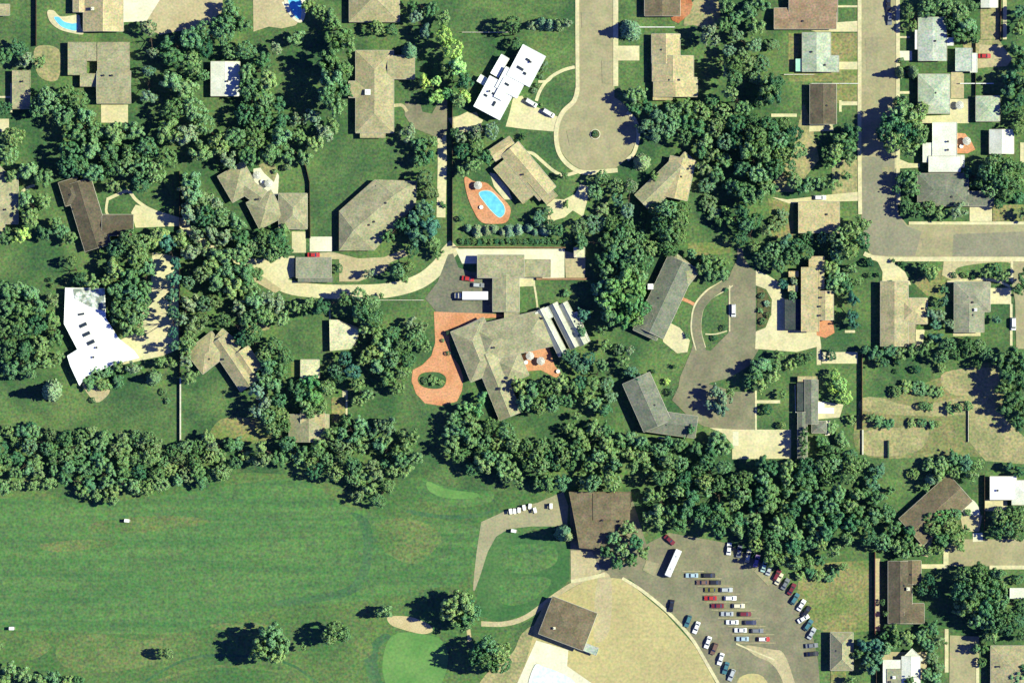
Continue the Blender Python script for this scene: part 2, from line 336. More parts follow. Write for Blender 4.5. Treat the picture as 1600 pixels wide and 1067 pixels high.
for (x0, x1, y) in [(1066, 1100, 892), (1084, 1128, 903.5), (1090, 1146, 915), (1096, 1156, 927.5), (1104, 1168, 940), (1112, 1180, 952.5), (1122, 1188, 965), (1138, 1196, 978), (1144, 1210, 991), (1150, 1212, 1004)]:
    ribbon('parking_line', [(x0, y), ((x0 + x1) / 2, y), (x1, y)], 0.7, TCONC, n=2)
# pool terrace at the bottom edge
slab('pool_deck', [(838, 1000), (888, 1015), (886, 1040), (925, 1067), (960, 1120), (780, 1120), (808, 1067)], PCONC)
# north road and cul-de-sac
slab('road', rect(903, -400, 960, 175), ROAD)
def disc(cx, cy, r, n=48): return [(cx + r * math.cos(2 * math.pi * i / n), cy + r * math.sin(2 * math.pi * i / n)) for i in range(n)]
slab('road', disc(932, 208, 62), ROAD)
ribbon('pavement', [(902, -400), (902, -200), (902, 0), (902, 60), (902.5, 140)], 6, CONC, up=.12)
ribbon('pavement', [(902.5, 139), (897, 158), (880, 175), (871, 195), (869, 215), (873, 237), (884, 254), (900, 266), (915, 270), (935, 269), (965, 266)], 7, CONC, up=.121)
ribbon('pavement', [(962, -400), (962, -200), (962, 0), (962, 60), (962, 135)], 8, CONC, up=.12)
ribbon('pavement', [(980, 175), (992, 188), (997, 205), (996, 222), (990, 240), (980, 250)], 6, CONC, up=.12)
slab('driveway', rect(965, 72, 999, 95), CONC)
ribbon('path', [(898, 105), (880, 110), (862, 120), (850, 132), (842, 146), (838, 158)], 5, CONC)
ribbon('path', [(841, 128), (855, 127), (862, 121)], 4, CONC)
slab('driveway', [(802, 152), (816, 150), (822, 160), (872, 183), (868, 206), (820, 202), (790, 198), (796, 178)], CONC)
slab('patio', [(708, 186), (730, 175), (755, 188), (745, 205), (710, 204)], CONC)
ribbon('path', [(818, 239), (832, 240), (848, 253), (866, 268), (882, 274), (905, 268)], 5, CONC)
slab('driveway', [(851, 308), (859, 302), (866, 311), (881, 312), (899, 303), (907, 288), (923, 293), (911, 339), (895, 329), (882, 340), (868, 344), (854, 352), (857, 332)], CONC)
slab('patio', [(765, 270), (775, 272), (795, 296), (800, 312), (788, 312), (772, 292)], CONC)
# long private drive
ribbon('driveway', [(396, 412), (420, 430), (450, 448), (500, 455), (560, 456), (610, 453), (655, 440), (685, 417), (700, 396), (712, 384)], lambda t: 21 + 3 * t, CONC)
ribbon('driveway', [(280, 345), (330, 390), (370, 405), (398, 412)], 14, CONC)
slab('driveway', [(482, 396), (520, 394), (560, 404), (600, 402), (630, 390), (640, 398), (610, 410), (600, 425), (560, 440), (530, 440), (530, 405), (482, 405)], TCONC)
slab('driveway', [(400, 408), (420, 402), (460, 400), (460, 432), (440, 440)], CONC)
slab('forecourt', [(700, 398), (708, 396), (716, 418), (735, 425), (770, 425), (772, 492), (684, 490), (664, 466), (684, 440)], DASPH)
slab('patio', rect(456, 362, 478, 395), CONC)
slab('patio', rect(484, 370, 519, 393), PCONC)
ribbon('driveway', [(690, 205), (691, 250), (690, 300), (689, 340)], 14, CONC)
slab('driveway', [(633, 160), (657, 164), (660, 175), (675, 178), (690, 150), (699, 152), (699, 205), (690, 218), (670, 210), (645, 200), (632, 180)], ASPH)
ribbon('path', [(612, 166), (628, 165), (636, 175)], 5, TCONC)
# white slab terrace and brick court of the large house
slab('terrace', [(712, 389), (882, 389), (882, 434), (815, 436), (745, 432), (745, 412), (722, 412)], PCONC)
slab('terrace', [(882, 392), (915, 400), (914, 434), (884, 434)], TCONC)
slab('patio', [(810, 436), (836, 436), (836, 447), (811, 448)], CONC)
ribbon('path', [(835, 447), (838, 465), (840, 482)], 3, CONC)
slab('brick_court', [(678, 487), (785, 491), (786, 496), (760, 497), (716, 512), (702, 515), (702, 535), (706, 556), (718, 572), (724, 590), (722, 610), (714, 627), (690, 634), (664, 630), (650, 615), (643, 595), (645, 578), (660, 570), (674, 556), (680, 535)], BRICK)
slab('planting_bed', [(653, 592), (660, 583), (680, 581), (694, 586), (697, 596), (690, 606), (672, 607), (658, 602)], LAWN, smooth=True, up=.1)
slab('terrace', [(814, 556), (850, 533), (858, 542), (866, 570), (880, 588), (868, 590), (845, 578), (822, 580)], BRICK)
slab('patio', [(396, 264), (410, 262), (428, 258), (436, 275), (434, 305), (424, 308), (404, 300), (396, 285)], PCONC)
slab('patio', [(404, 258), (425, 248), (434, 268), (428, 285), (412, 270)], DIRT)
# west houses
slab('driveway', [(205, 332), (212, 320), (235, 326), (290, 343), (290, 353), (212, 356)], CONC)
ribbon('path', [(167, 312), (182, 305), (200, 299), (212, 312), (228, 324), (245, 332)], 5, CONC)
ribbon('path', [(168, 312), (166, 330), (172, 340)], 4, CONC)
slab('driveway', [(238, 394), (252, 396), (280, 402), (279, 470), (279, 545), (255, 556), (225, 562), (190, 570), (186, 532), (212, 520), (226, 478), (236, 440)], CONC)
slab('patio', rect(158, 164, 200, 192), CONC)
slab('patio', [(122, 586), (170, 606), (160, 625), (145, 625)], TCONC, smooth=True)
slab('patio', rect(-10, 186, 14, 206), CONC)
ribbon('path', [(-10, 152), (4, 152), (18, 152)], 3, CONC)
ribbon('path', [(18, 130), (18, 150), (17, 176)], 4, CONC)
slab('patio', [(193, 0), (250, 0), (250, 30), (225, 34), (193, 35)], PCONC)
slab('driveway', [(250, 0), (348, 0), (348, 18), (322, 40), (285, 48), (250, 55), (225, 40)], TCONC)
slab('patio', [(395, -40), (440, -40), (470, 30), (462, 40), (440, 45), (420, 42), (396, 50)], TCONC)
slab('patio', [(440, 4), (447, 2), (466, 30), (458, 32)], PCONC)
ribbon('path', [(34, 300), (44, 293), (54, 290)], 4, CONC)
slab('path', [(392, 425), (408, 430), (440, 452), (430, 458), (398, 440)], TCONC)
# middle south-west buildings
slab('path', rect(535, 610, 543, 648), CONC)
slab('patio', [(515, 470), (517, 505), (530, 500), (560, 512), (556, 540), (514, 542)], CONC)
slab('patio', [(372, 512), (400, 505), (422, 510), (420, 515), (395, 520), (380, 530)], DIRT)
slab('patio', rect(455, 566, 470, 588), DRY)
slab('bare_ground', rect(518, 620, 540, 660), DRY)
# oval drive
slab('driveway', [(1152, 388), (1160, 388), (1162, 402), (1172, 418), (1181, 424), (1181, 530), (1186, 545), (1170, 572), (1140, 590), (1110, 598), (1100, 606), (1060, 606), (1062, 590), (1080, 548), (1085, 530), (1090, 545), (1110, 548), (1138, 520), (1138, 440), (1142, 425), (1152, 405)], ASPH)
ribbon('kerb', [(1141, 440), (1125, 450), (1108, 460), (1093, 478), (1088, 498), (1088, 520), (1095, 545)], 17, CONC, up=.05)
ribbon('driveway', [(1144, 438), (1126, 449), (1109, 461), (1094, 479), (1089, 498), (1089, 520), (1096, 548)], 14, ASPH, up=.06)
ribbon('kerb', [(1140, 446), (1140, 480), (1140, 518)], 2, CONC, up=.1)
ribbon('kerb', [(1102, 522), (1118, 522), (1136, 517)], 2, CONC, up=.1)
slab('driveway', [(1181, 422), (1200, 430), (1218, 442), (1222, 465), (1232, 470), (1226, 515), (1280, 518), (1283, 540), (1245, 550), (1180, 545), (1181, 518), (1196, 512), (1205, 490), (1206, 468), (1197, 452), (1181, 446)], CONC)
slab('garden_bed', [(1183, 447), (1196, 454), (1204, 470), (1204, 490), (1195, 510), (1183, 515)], SOIL, smooth=False)
slab('patio', [(1034, 518), (1048, 505), (1062, 512), (1078, 532), (1074, 550), (1058, 552), (1036, 534)], CONC)
ribbon('path', [(1066, 467), (1076, 471), (1087, 477)], 5, BRICK)
slab('driveway', [(1062, 600), (1100, 598), (1150, 612), (1180, 612), (1180, 672), (1140, 672), (1100, 666), (1080, 655), (1050, 625)], ASPH)
ribbon('kerb', [(1181, 610), (1181, 640), (1181, 672)], 3, CONC, up=.1)
slab('path', rect(1182, 625, 1219, 630), CONC)
slab('patio', [(1108, 668), (1150, 671), (1236, 671), (1236, 716), (1144, 717), (1144, 694), (1128, 676)], CONC)
slab('patio', [(1145, 674), (1154, 674), (1154, 696), (1145, 696)], PCONC)
slab('patio', rect(1284, 550, 1340, 568), CONC)
slab('path', rect(1276, 540, 1283, 570), CONC)
slab('patio', [(1275, 496), (1300, 492), (1304, 520), (1290, 528), (1276, 524)], BRICK)
slab('patio', [(1276, 626), (1318, 632), (1312, 652), (1276, 655)], CONC)
slab('path', rect(1289, 657, 1297, 680), PCONC)
slab('path', rect(1320, 516, 1336, 520), CONC)
# east road and cross road
slab('road', [(1346, -400), (1401, -400), (1401, 300), (1404, 335), (1418, 352), (2200, 352), (2200, 402), (1390, 402), (1360, 400), (1352, 380), (1346, 340)], ROAD)
slab('road_patch', [(1347, 246), (1400, 244), (1400, 300), (1403, 336), (1416, 353), (1440, 362), (1430, 400), (1392, 400), (1362, 398), (1352, 378), (1347, 340)], GASPH)
slab('road_patch', [(1490, 366), (1700, 358), (1700, 401), (1488, 401)], GASPH)
ribbon('pavement', [(1343, -400), (1343, -100), (1343, 100), (1343, 250), (1344, 335)], 6, CONC, up=.12)
ribbon('pavement', [(1403, -400), (1403, -100), (1403, 100), (1403, 250), (1404, 320)], 6, CONC, up=.12)
ribbon('pavement', [(1420, 349), (1600, 349), (2200, 349)], 5, CONC, up=.12)
ribbon('pavement', [(1350, 396), (1368, 404), (1390, 405), (1500, 405), (2200, 405)], 7, CONC, up=.12)
slab('driveway', [(1352, 398), (1372, 410), (1379, 425), (1378, 445), (1424, 445), (1414, 425), (1398, 412), (1396, 402)], CONC)
slab('driveway', [(1250, 36), (1300, 36), (1342, 33), (1342, 50), (1275, 50), (1250, 44)], CONC)
slab('path', rect(1309, 9, 1341, 12), CONC)
slab('driveway', rect(1300, 97, 1341, 109), CONC)
slab('patio', [(1265, 192), (1300, 192), (1303, 205), (1264, 206)], CONC)
slab('path', rect(1312, 159, 1341, 165), CONC)
slab('path', rect(1311, 157, 1315, 175), CONC)
slab('driveway', [(1205, 308), (1230, 312), (1300, 304), (1342, 300), (1342, 314), (1232, 318)], CONC)
slab('patio', rect(1205, 178, 1245, 183), CONC)
slab('driveway', rect(1405, 80, 1425, 95), PCONC)
slab('path', rect(1405, 57, 1422, 60), CONC)
slab('path', rect(1406, 143, 1422, 147), CONC)
slab('driveway', [(1505, 64), (1560, 62), (1582, 92), (1575, 103), (1522, 108), (1505, 80)], DIRT)
slab('driveway', [(1530, 70), (1565, 72), (1582, 92), (1572, 104), (1528, 106)], TCONC)
slab('path', rect(1567, -60, 1573, 62), CONC)
slab('bare_ground', rect(1532, 12, 1562, 62), DIRT)
slab('patio', [(1484, 155), (1514, 155), (1514, 193), (1440, 193), (1440, 182), (1484, 180)], CONC)
slab('bare_ground', rect(1486, 112, 1506, 154), TCONC)
slab('patio', [(1493, 208), (1508, 209), (1517, 220), (1524, 234), (1512, 240), (1493, 240)], BRICK)
slab('path', [(1398, 246), (1420, 255), (1437, 256), (1437, 262), (1398, 264)], CONC)
slab('driveway', rect(1515, 320, 1550, 346), CONC)
slab('bare_ground', [(1551, 320), (1640, 320), (1640, 346), (1551, 346)], DRY)
slab('path', rect(1594, 223, 1600, 258), CONC)
slab('driveway', rect(1547, 450, 1580, 475), CONC)
ribbon('path', [(1480, 441), (1530, 436), (1560, 440), (1578, 448)], 4, CONC)
slab('road', [(1581, 405), (1640, 405), (1640, 545), (1588, 545), (1586, 470), (1580, 440)], ROAD)
slab('path', rect(1579, 405, 1583, 440), CONC)
slab('path', rect(1578, 475, 1582, 540), CONC)
slab('path', rect(1489, 519, 1532, 525), CONC)
slab('patio', [(1428, 515), (1445, 515), (1442, 536), (1428, 544), (1415, 542)], CONC)
# south-east
slab('patio', [(1503, 795), (1508, 783), (1518, 780), (1528, 790), (1531, 806), (1520, 812), (1508, 806)], PCONC, smooth=True)
slab('patio', [(1500, 805), (1535, 805), (1530, 830), (1505, 830)], TCONC)
slab('patio', rect(1539, 780, 1574, 798), CONC)
slab('road', [(1482, 848), (1500, 842), (1680, 842), (1680, 884), (1482, 884)], ROAD)
slab('pavement', rect(1440, 881, 1480, 888), CONC, up=.1)
slab('pavement', rect(1474, 858, 1482, 882), CONC, up=.12)
slab('pavement', rect(1546, 883, 1680, 889), CONC, up=.12)
slab('driveway', [(1484, 992), (1530, 994), (1530, 1200), (1482, 1200)], ROAD)
slab('pavement', rect(1476, 982, 1482, 1050), CONC, up=.1)
slab('kerb', rect(1525, 1028, 1530, 1200), CONC, up=.12)
slab('path', rect(1366, 872, 1375, 985), TCONC)
slab('path', rect(1298, 1045, 1322, 1120), DRY)
slab('path', rect(1422, 910, 1425, 975), CONC)
slab('patio', rect(1378, 1018, 1448, 1060), TCONC)
slab('bare_ground', [(1430, 838), (1445, 815), (1460, 830), (1450, 870), (1432, 865)], TCONC)
slab('bare_ground', [(1520, 832), (1535, 832), (1536, 845), (1520, 846)], PCONC)

for pts in ([(908, 20), (930, 18), (931, 42), (909, 45)], [(940, 95), (956, 96), (955, 132), (941, 130)], [(885, 205), (905, 198), (912, 222), (890, 228)], [(1352, 60), (1372, 58), (1371, 110), (1354, 112)], [(1378, 262), (1394, 260), (1395, 300), (1380, 302)], [(1440, 372), (1470, 370), (1468, 388), (1442, 390)], [(1190, 880), (1215, 905), (1200, 915), (1178, 892)], [(1010, 875), (1030, 880), (1022, 900), (1004, 890)]):
    slab('road_patch', pts, M('worn_asphalt', (.275, .250, .145), (.315, .285, .165), s=.1, fine=.09, fs=1.4, mid=.1, ms=.22, chroma=.5))
# ---------------------------------------------------------------- houses
def B(x0, y0, x1, y1, t='g', e=2.9, rise=None, ax=None, m=None):
    return dict(c=((x0 + x1) / 2, (y0 + y1) / 2), w=x1 - x0, h=y1 - y0, a=0, t=t, e=e, rise=rise, ax=ax, m=m)
def R(cx, cy, w, h, a, t='g', e=2.9, rise=None, ax=None, m=None):
    return dict(c=(cx, cy), w=w, h=h, a=a, t=t, e=e, rise=rise, ax=ax, m=m)
def P(pts, e=3.2, m=None): return dict(pts=pts, t='p', e=e, m=m)
def X(pts, rv, faces, e=2.9, rise=2.2, m=None): return dict(pts=pts, rv=rv, faces=faces, t='x', e=e, rise=rise, m=m)
def unit_window():
    f = MB(); f.box(-.6, -.05, -.6, .6, .05, .6); p = MB(); p.box(-.5, -.07, -.5, .5, .07, .5)
    return f.mesh('window', TRIM), p.mesh('pane', GLASS)
WINM, PANEM = unit_window()
d_ = MB(); d_.box(-.5, -.06, 0, .5, .06, 2.1); DOORME = d_.mesh('door', DOORM)
MARKS = []                                     # (phrase, x, y, radius) for describing what stands nearby
HOUSES = []
def beam(mb, p, q, w=.16, h=.07):
    p = Vector(p); q = Vector(q); d = q - p
    if d.length < .05: return
    s = Vector((-d.y, d.x, 0)); s = s.normalized() * w if s.length > 1e-6 else Vector((w, 0, 0)); u = Vector((0, 0, h))
    mb.add([p - s - u, p + u, p + s - u, q - s - u, q + u, q + s - u], [(0, 1, 4, 3), (1, 2, 5, 4), (0, 2, 1), (3, 4, 5), (2, 0, 3, 5)])
def house(label, short, roof, wings, name='house', cat='house', chim=(), sky=(), vents=(), wall=None, group=None, trim=True, win=True, radius=None, cap=1.22):
    allp = []
    for w in wings: allp += [w['c']] if 'c' in w else w['pts']
    ox = sum(p[0] for p in allp) / len(allp); oy = sum(p[1] for p in allp) / len(allp)
    X0, Y0 = W(ox, oy)
    root = thing(name, label, cat, (X0, Y0, 0), 0, group)
    MARKS.append((short, ox, oy)); HOUSES.append(wings)
    wall = wall or WALLM
    wm = MB(); boxes = []
    for i, w in enumerate(wings):
        e = w['e'] + .031 * i; mat = RF[w['m'] or roof]
        rb = MB(); rc = MB(); gt = MB()
        if w['t'] in 'px':
            q = [(x - X0, y - Y0) for x, y in wpts(w['pts'])]
            cx = sum(p[0] for p in q) / len(q); cy = sum(p[1] for p in q) / len(q)
            ins = []
            for k in range(len(q)):
                a, b, c = q[k - 1], q[k], q[(k + 1) % len(q)]
                n1 = Vector((-(b[1] - a[1]), b[0] - a[0])).normalized(); n2 = Vector((-(c[1] - b[1]), c[0] - b[0])).normalized()
                nn = (n1 + n2); nn = nn / max(nn.length_squared / 2, .3)
                ins.append((b[0] + nn.x * .4, b[1] + nn.y * .4))
            wm.prism(ins, -.1, e - .15)
            if w['t'] == 'p':
                rb.prism(q, e - .35, e)
                for k in range(len(q)): 
                    a = Vector((*q[k], e + .06)); b = Vector((*q[(k + 1) % len(q)], e + .06)); beam(rc, a, b, .14, .1)
            else:
                n = len(q); fw = [(x - X0, y - Y0) for x, y in [W(*p) for p in w['pts']]]
                rv = [(W(*p)[0] - X0, W(*p)[1] - Y0) for p in w['rv']]
                vs = [(*p, e) for p in fw] + [(*p, e + w['rise']) for p in rv] + [(*p, e - .22) for p in fw]
                m0 = n + len(rv)
                fs = list(w['faces']) + [tuple(range(m0, m0 + n))] + [(k, (k + 1) % n, m0 + (k + 1) % n, m0 + k) for k in range(n)]
                rb.add(vs, fs)
                ed = set()
                for f in w['faces']:
                    for k in range(len(f)):
                        a, b = sorted((f[k], f[(k + 1) % len(f)]))
                        if b >= n: ed.add((a, b))
                for a, b in ed: beam(rc, vs[a], vs[b])
        else:
            cx, cy = W(*w['c']); cx -= X0; cy -= Y0; a = -math.radians(w['a'])
            hw, hh = w['w'] * S / 2 + .004 * i, w['h'] * S / 2 + .004 * i
            ux, uy = (math.cos(a), math.sin(a)), (-math.sin(a), math.cos(a))
            along = (w['ax'] == 'x') if w['ax'] else hw >= hh
            if not along: hw, hh = hh, hw; ux, uy = uy, (-ux[0], -ux[1])
            def T(u, v, z): return (cx + ux[0] * u + uy[0] * v, cy + ux[1] * u + uy[1] * v, z)
            boxes.append((cx, cy, ux, uy, hw, hh))
            ih, iw = hh - .4, hw - .35
            wm.add([T(-iw, -ih, -.1), T(iw, -ih, -.1), T(iw, ih, -.1), T(-iw, ih, -.1), T(-iw, -ih, e - .1), T(iw, -ih, e - .1), T(iw, ih, e - .1), T(-iw, ih, e - .1)],
                   [(4, 5, 6, 7), (0, 1, 5, 4), (1, 2, 6, 5), (2, 3, 7, 6), (3, 0, 4, 7)])
            base = [T(-hw, -hh, e - .2), T(hw, -hh, e - .2), T(hw, hh, e - .2), T(-hw, hh, e - .2), T(-hw, -hh, e), T(hw, -hh, e), T(hw, hh, e), T(-hw, hh, e)]
            sides = [(3, 2, 1, 0), (0, 1, 5, 4), (1, 2, 6, 5), (2, 3, 7, 6), (3, 0, 4, 7)]
            rise = w['rise'] if w['rise'] is not None else hh * .33
            if w['t'] == 'f':
                rb.add(base, sides + [(4, 5, 6, 7)])
                for k in range(4): beam(rc, Vector(base[4 + k]) + Vector((0, 0, .06)), Vector(base[4 + (k + 1) % 4]) + Vector((0, 0, .06)), .12, .1)
            else:
                k = hw if w['t'] == 'g' else max(hw - hh, .05)
                r0, r1 = T(-k, 0, e + rise), T(k, 0, e + rise)
                rb.add(base + [r0, r1], sides + [(4, 5, 9, 8), (5, 6, 9), (6, 7, 8, 9), (7, 4, 8)])
                beam(rc, r0, r1)
                if w['t'] == 'h':
                    for b_, r_ in ((4, r0), (7, r0), (5, r1), (6, r1)): beam(rc, base[b_], r_, .13, .05)
            if trim and w['t'] != 'f':
                for sgn in (-1, 1):
                    beam(gt, T(-hw, sgn * (hh + .1), e - .03), T(hw, sgn * (hh + .1), e - .03), .14, .08)
                    if w['t'] == 'h': beam(gt, T(sgn * (hw + .1), -hh, e - .03), T(sgn * (hw + .1), hh, e - .03), .14, .08)
                    else:
                        for s2 in (-1, 1): beam(gt, T(sgn * (hw + .05), s2 * hh, e + .02), T(sgn * (hw + .05), 0, e + rise + .02), .10, .05)
        ro = rb.build('roof', mat, root)
        if w['m'] and w['m'] != roof: ro['label'] = dict(char='dark low side roof', painted_dapple='dappled tree shade painted on the roof corner', owhite='off-white roof wing', slate='dark grey roof wing', aqua='aqua sheet roof', sand='paler tan roof wing', grey='grey flat roof inset').get(w['m'], 'roof wing of another tone')
        if rc.v:
            c = mat.name + '_cap'
            bc = mat.node_tree.nodes
            rc.build('parapet' if w['t'] in 'pf' else 'ridge_cap', CAPM(mat, cap), ro)
        if gt.v: gt.build('gutter', TRIM, ro)
    wm.build('wall', wall, root)
    if win:
        nd = 0
        for bi, (cx, cy, ux, uy, hw, hh) in enumerate(boxes):
            for (dx, L_, off) in ((uy, hw, hh - .4), ((-uy[0], -uy[1]), hw, hh - .4), (ux, hh, hw - .35), ((-ux[0], -ux[1]), hh, hw - .35)):
                tx = (-dx[1], dx[0]); n = max(1, int(2 * L_ / 4.2))
                for k in range(n):
                    s = ((k + .5) / n - .5) * 2 * (L_ - .8)
                    x = cx + dx[0] * off + tx[0] * s; y = cy + dx[1] * off + tx[1] * s
                    if any(abs((x - c2) * u2[0] + (y - d2) * u2[1]) < a2 - .2 and abs((x - c2) * v2[0] + (y - d2) * v2[1]) < b2 - .2
                           for bj, (c2, d2, u2, v2, a2, b2) in enumerate(boxes) if bj != bi): continue
                    rz = math.atan2(tx[1], tx[0])
                    if nd == 0 and k == n // 2:
                        o = link('door', DOORME, root, (x, y, .02)); o.rotation_euler = (0, 0, rz); nd = 1; continue
                    o = link('window', WINM, root, (x, y, 1.55)); o.rotation_euler = (0, 0, rz)
                    link('pane', PANEM, o)
    for (x, y, *r) in chim:
        x, y = W(x, y); s = r[0] if r else .55; h = r[1] if len(r) > 1 else 5.3
        c = MB(); c.box(-s, -s, 2.5, s, s, h); cc = MB(); cc.box(-s - .08, -s - .08, h, s + .08, s + .08, h + .12); cc.box(-s * .5, -s * .5, h + .12, s * .5, s * .5, h + .35)
        o = c.build('chimney', r[2] if len(r) > 2 else PCONC, root, (x - X0, y - Y0, 0)); cc.build('chimney_cap', o.data.materials[0], o)
    for (x, y, w_, h_, a, z) in sky:
        x, y = W(x, y); c = MB(); c.box(-w_ / 2, -h_ / 2, 0, w_ / 2, h_ / 2, .3); cc = MB(); cc.box(-w_ / 2 + .12, -h_ / 2 + .12, .3, w_ / 2 - .12, h_ / 2 - .12, .34)
        o = c.build('skylight', DARK, root, (x - X0, y - Y0, z)); o.rotation_euler = (0, 0, -math.radians(a)); cc.build('pane', GLASS, o)
    if not vents and cat == 'house':
        for w in wings[:2]:
            if 'c' in w and min(w['w'], w['h']) > 24:
                vents = list(vents) + [(w['c'][0] + random.uniform(-.25, .25) * w['w'], w['c'][1] + random.uniform(-.25, .25) * w['h'], w['e'] + (.2 if w['t'] != 'f' else 0))]
    for (x, y, *z) in vents:
        x, y = W(x, y); c = MB(); c.tube((0, 0, -.3), (0, 0, .9), .3, .3, 8); c.tube((0, 0, .9), (0, 0, 1.05), .45, .35, 8)
        c.build('roof_vent', DARK, root, (x - X0, y - Y0, z[0] if z else 3.2))
    return root
def CAPM(mat, k):
    n = mat.name + '_cap'
    if n in MATS: return MATS[n]
    m = mat.copy(); m.name = n; MATS[n] = m
    for nd in m.node_tree.nodes:
        if nd.type == 'MIX' and nd.inputs[7].default_value[3] == 1 and not nd.inputs[6].is_linked:
            for i in (6, 7):
                c = nd.inputs[i].default_value; nd.inputs[i].default_value = (*[min(.9, x * k) for x in c[:3]], 1)
    return m

# north-west
house('tan twin-ridged house beside the half-moon pool at the top edge', 'the tan twin-ridged house', 'sand', [B(131, -60, 193, 50, 'g'), B(115, -60, 134, 20, 'g')], chim=[(146, 15)])
house('small tan house corner with pale fascia in the top left corner', 'the tan corner roof', 'tan', [B(-40, 8, 16, 25, 'g', ax='x')])
house('grey-beige house wrapped round a small dark courtyard', 'the courtyard house', 'khaki', [B(107, 67, 202, 96, 'f', 2.9), B(107, 67, 136, 118, 'f', 3.0), B(153, 67, 203, 120, 'f', 3.0), B(126, 116, 170, 136, 'f', 2.9), B(152, 112, 205, 162, 'g')], vents=[(163, 119, 3.6), (176, 119, 3.6)])
house('small grey-brown roofed house with a pale path down its west side', 'the narrow grey-brown house', 'khaki', [B(20, 111, 48, 171, 'f', 2.8)])
house('cream gabled garden building hemmed in by dark trees', 'the cream garden building', 'owhite', [B(330, 97, 375, 151, 'g', ax='y', rise=.7)], name='garden_building', cat='building', vents=[(356, 128, 3.4)])
house('tan hip-roofed house cut by the top edge', 'the hip-roofed house at the top edge', 'tan', [B(546, -60, 624, 35, 'h')])
house('long tan hip-roofed house with a white skylight box', 'the long tan hip-roofed house', 'tan', [B(556, 80, 615, 208, 'h', rise=2.0), B(606, 88, 648, 124, 'g'), B(545, 128, 575, 153, 'g', ax='x', rise=1.0), B(563, 203, 602, 216, 'f', 2.5)], chim=[(575, 145, 1.0, 4.9, WHITEP)])
house('tan roofed house cut by the left edge', 'the tan house on the left edge', 'khaki', [B(-60, 270, 29, 350, 'h', 3.1, rise=1.8), R(0, 285, 40, 34, 48, 'h', 3.0), B(-60, 330, 8, 366, 'h', 3.0)], vents=[(10, 328, 3.9)])
house('dark brown shingled house with a slanting west wing', 'the dark brown shingled house', 'dbrown', [R(138, 336, 108, 42, 73, 'g', 3.0, rise=1.5), R(112, 300, 38, 30, 73, 'h', 3.0), B(160, 336, 209, 368, 'g', 2.8)])
house('white flat-roofed angular house with a row of dark skylights', 'the white angular house', 'white', [P([(103, 450), (164, 451), (166, 497), (186, 529), (210, 548), (218, 559), (176, 570), (134, 588), (125, 602), (111, 572), (106, 556), (122, 546), (101, 506)], 3.6), P([(116, 452), (163.5, 452), (164.5, 486), (140, 478), (118, 466)], 3.66, m='painted_dapple')], wall=WWALL,  # second outline: a sheet with dappled tree shade painted on
      sky=[(128, 491, 2.4, .8, -10, 3.6), (131, 508, 3.0, 1.3, -25, 3.6), (136, 522, 3.0, 1.3, -25, 3.6), (143, 535, 3.0, 1.4, -25, 3.6)], vents=[(152, 543, 3.5), (147, 558, 3.5)])
house('three-winged khaki house with a white cluttered terrace', 'the three-winged khaki house', 'khaki', [R(372, 285, 46, 47, -30, 'h'), R(415, 328, 44, 46, -27, 'h'), B(436, 303, 480, 358, 'h'), R(396, 300, 34, 26, 35, 'g')], vents=[(404, 312, 3.6)])
house('large angular khaki hip-roofed house beside the long drive', 'the angular khaki house', 'khaki', [X([(530, 330), (585, 281), (652, 283), (650, 320), (630, 343), (585, 392), (530, 392)], [(553, 360), (617, 305)],
      [(0, 1, 8, 7), (1, 2, 8), (2, 3, 8), (3, 4, 8), (4, 5, 7, 8), (5, 6, 7), (6, 0, 7)], rise=2.6)], sky=[(591, 291, 2.4, .9, -20, 3.2), (645, 288, 1.6, .8, 0, 3.3)], vents=[(585, 347, 4.3), (577, 352, 4.3), (603, 318, 4.8)], win=False)
house('low grey garage roof standing beside the long drive', 'the grey garage on the drive', 'grey', [B(463, 403, 518, 434, 'g', 2.7, ax='x', rise=.9), B(466, 432, 520, 441, 'f', 2.3, m='slate')], name='garage', cat='garage')
house('tan cross-gabled house south of the tall hedge fence', 'the tan cross-gabled house', 'tan', [R(366, 566, 88, 34, 56, 'g', rise=1.7), R(324, 551, 52, 44, -38, 'h'), R(385, 566, 40, 34, 56, 'g', m='sand'), R(356, 535, 40, 22, 40, 'g', rise=.7)])
house('pale tan pavilion roof on the lawn', 'the pale lawn pavilion', 'cream', [P([(515, 500), (528, 500), (545, 510), (560, 516), (559, 528), (548, 545), (516, 548)], 2.8)], name='pavilion', cat='building')
house('small cream shed with a square roof', 'the small cream shed', 'cream', [B(470, 562, 499, 590, 'h', 2.5, rise=.4)], name='shed', cat='shed', win=False)
house('khaki cottage roof half under trees near the fairway', 'the khaki cottage', 'khaki', [B(452, 647, 514, 690, 'g', 2.9, ax='y', rise=2.2), B(470, 642, 508, 670, 'g', 3.2, ax='x', rise=1.6, m='sand')])
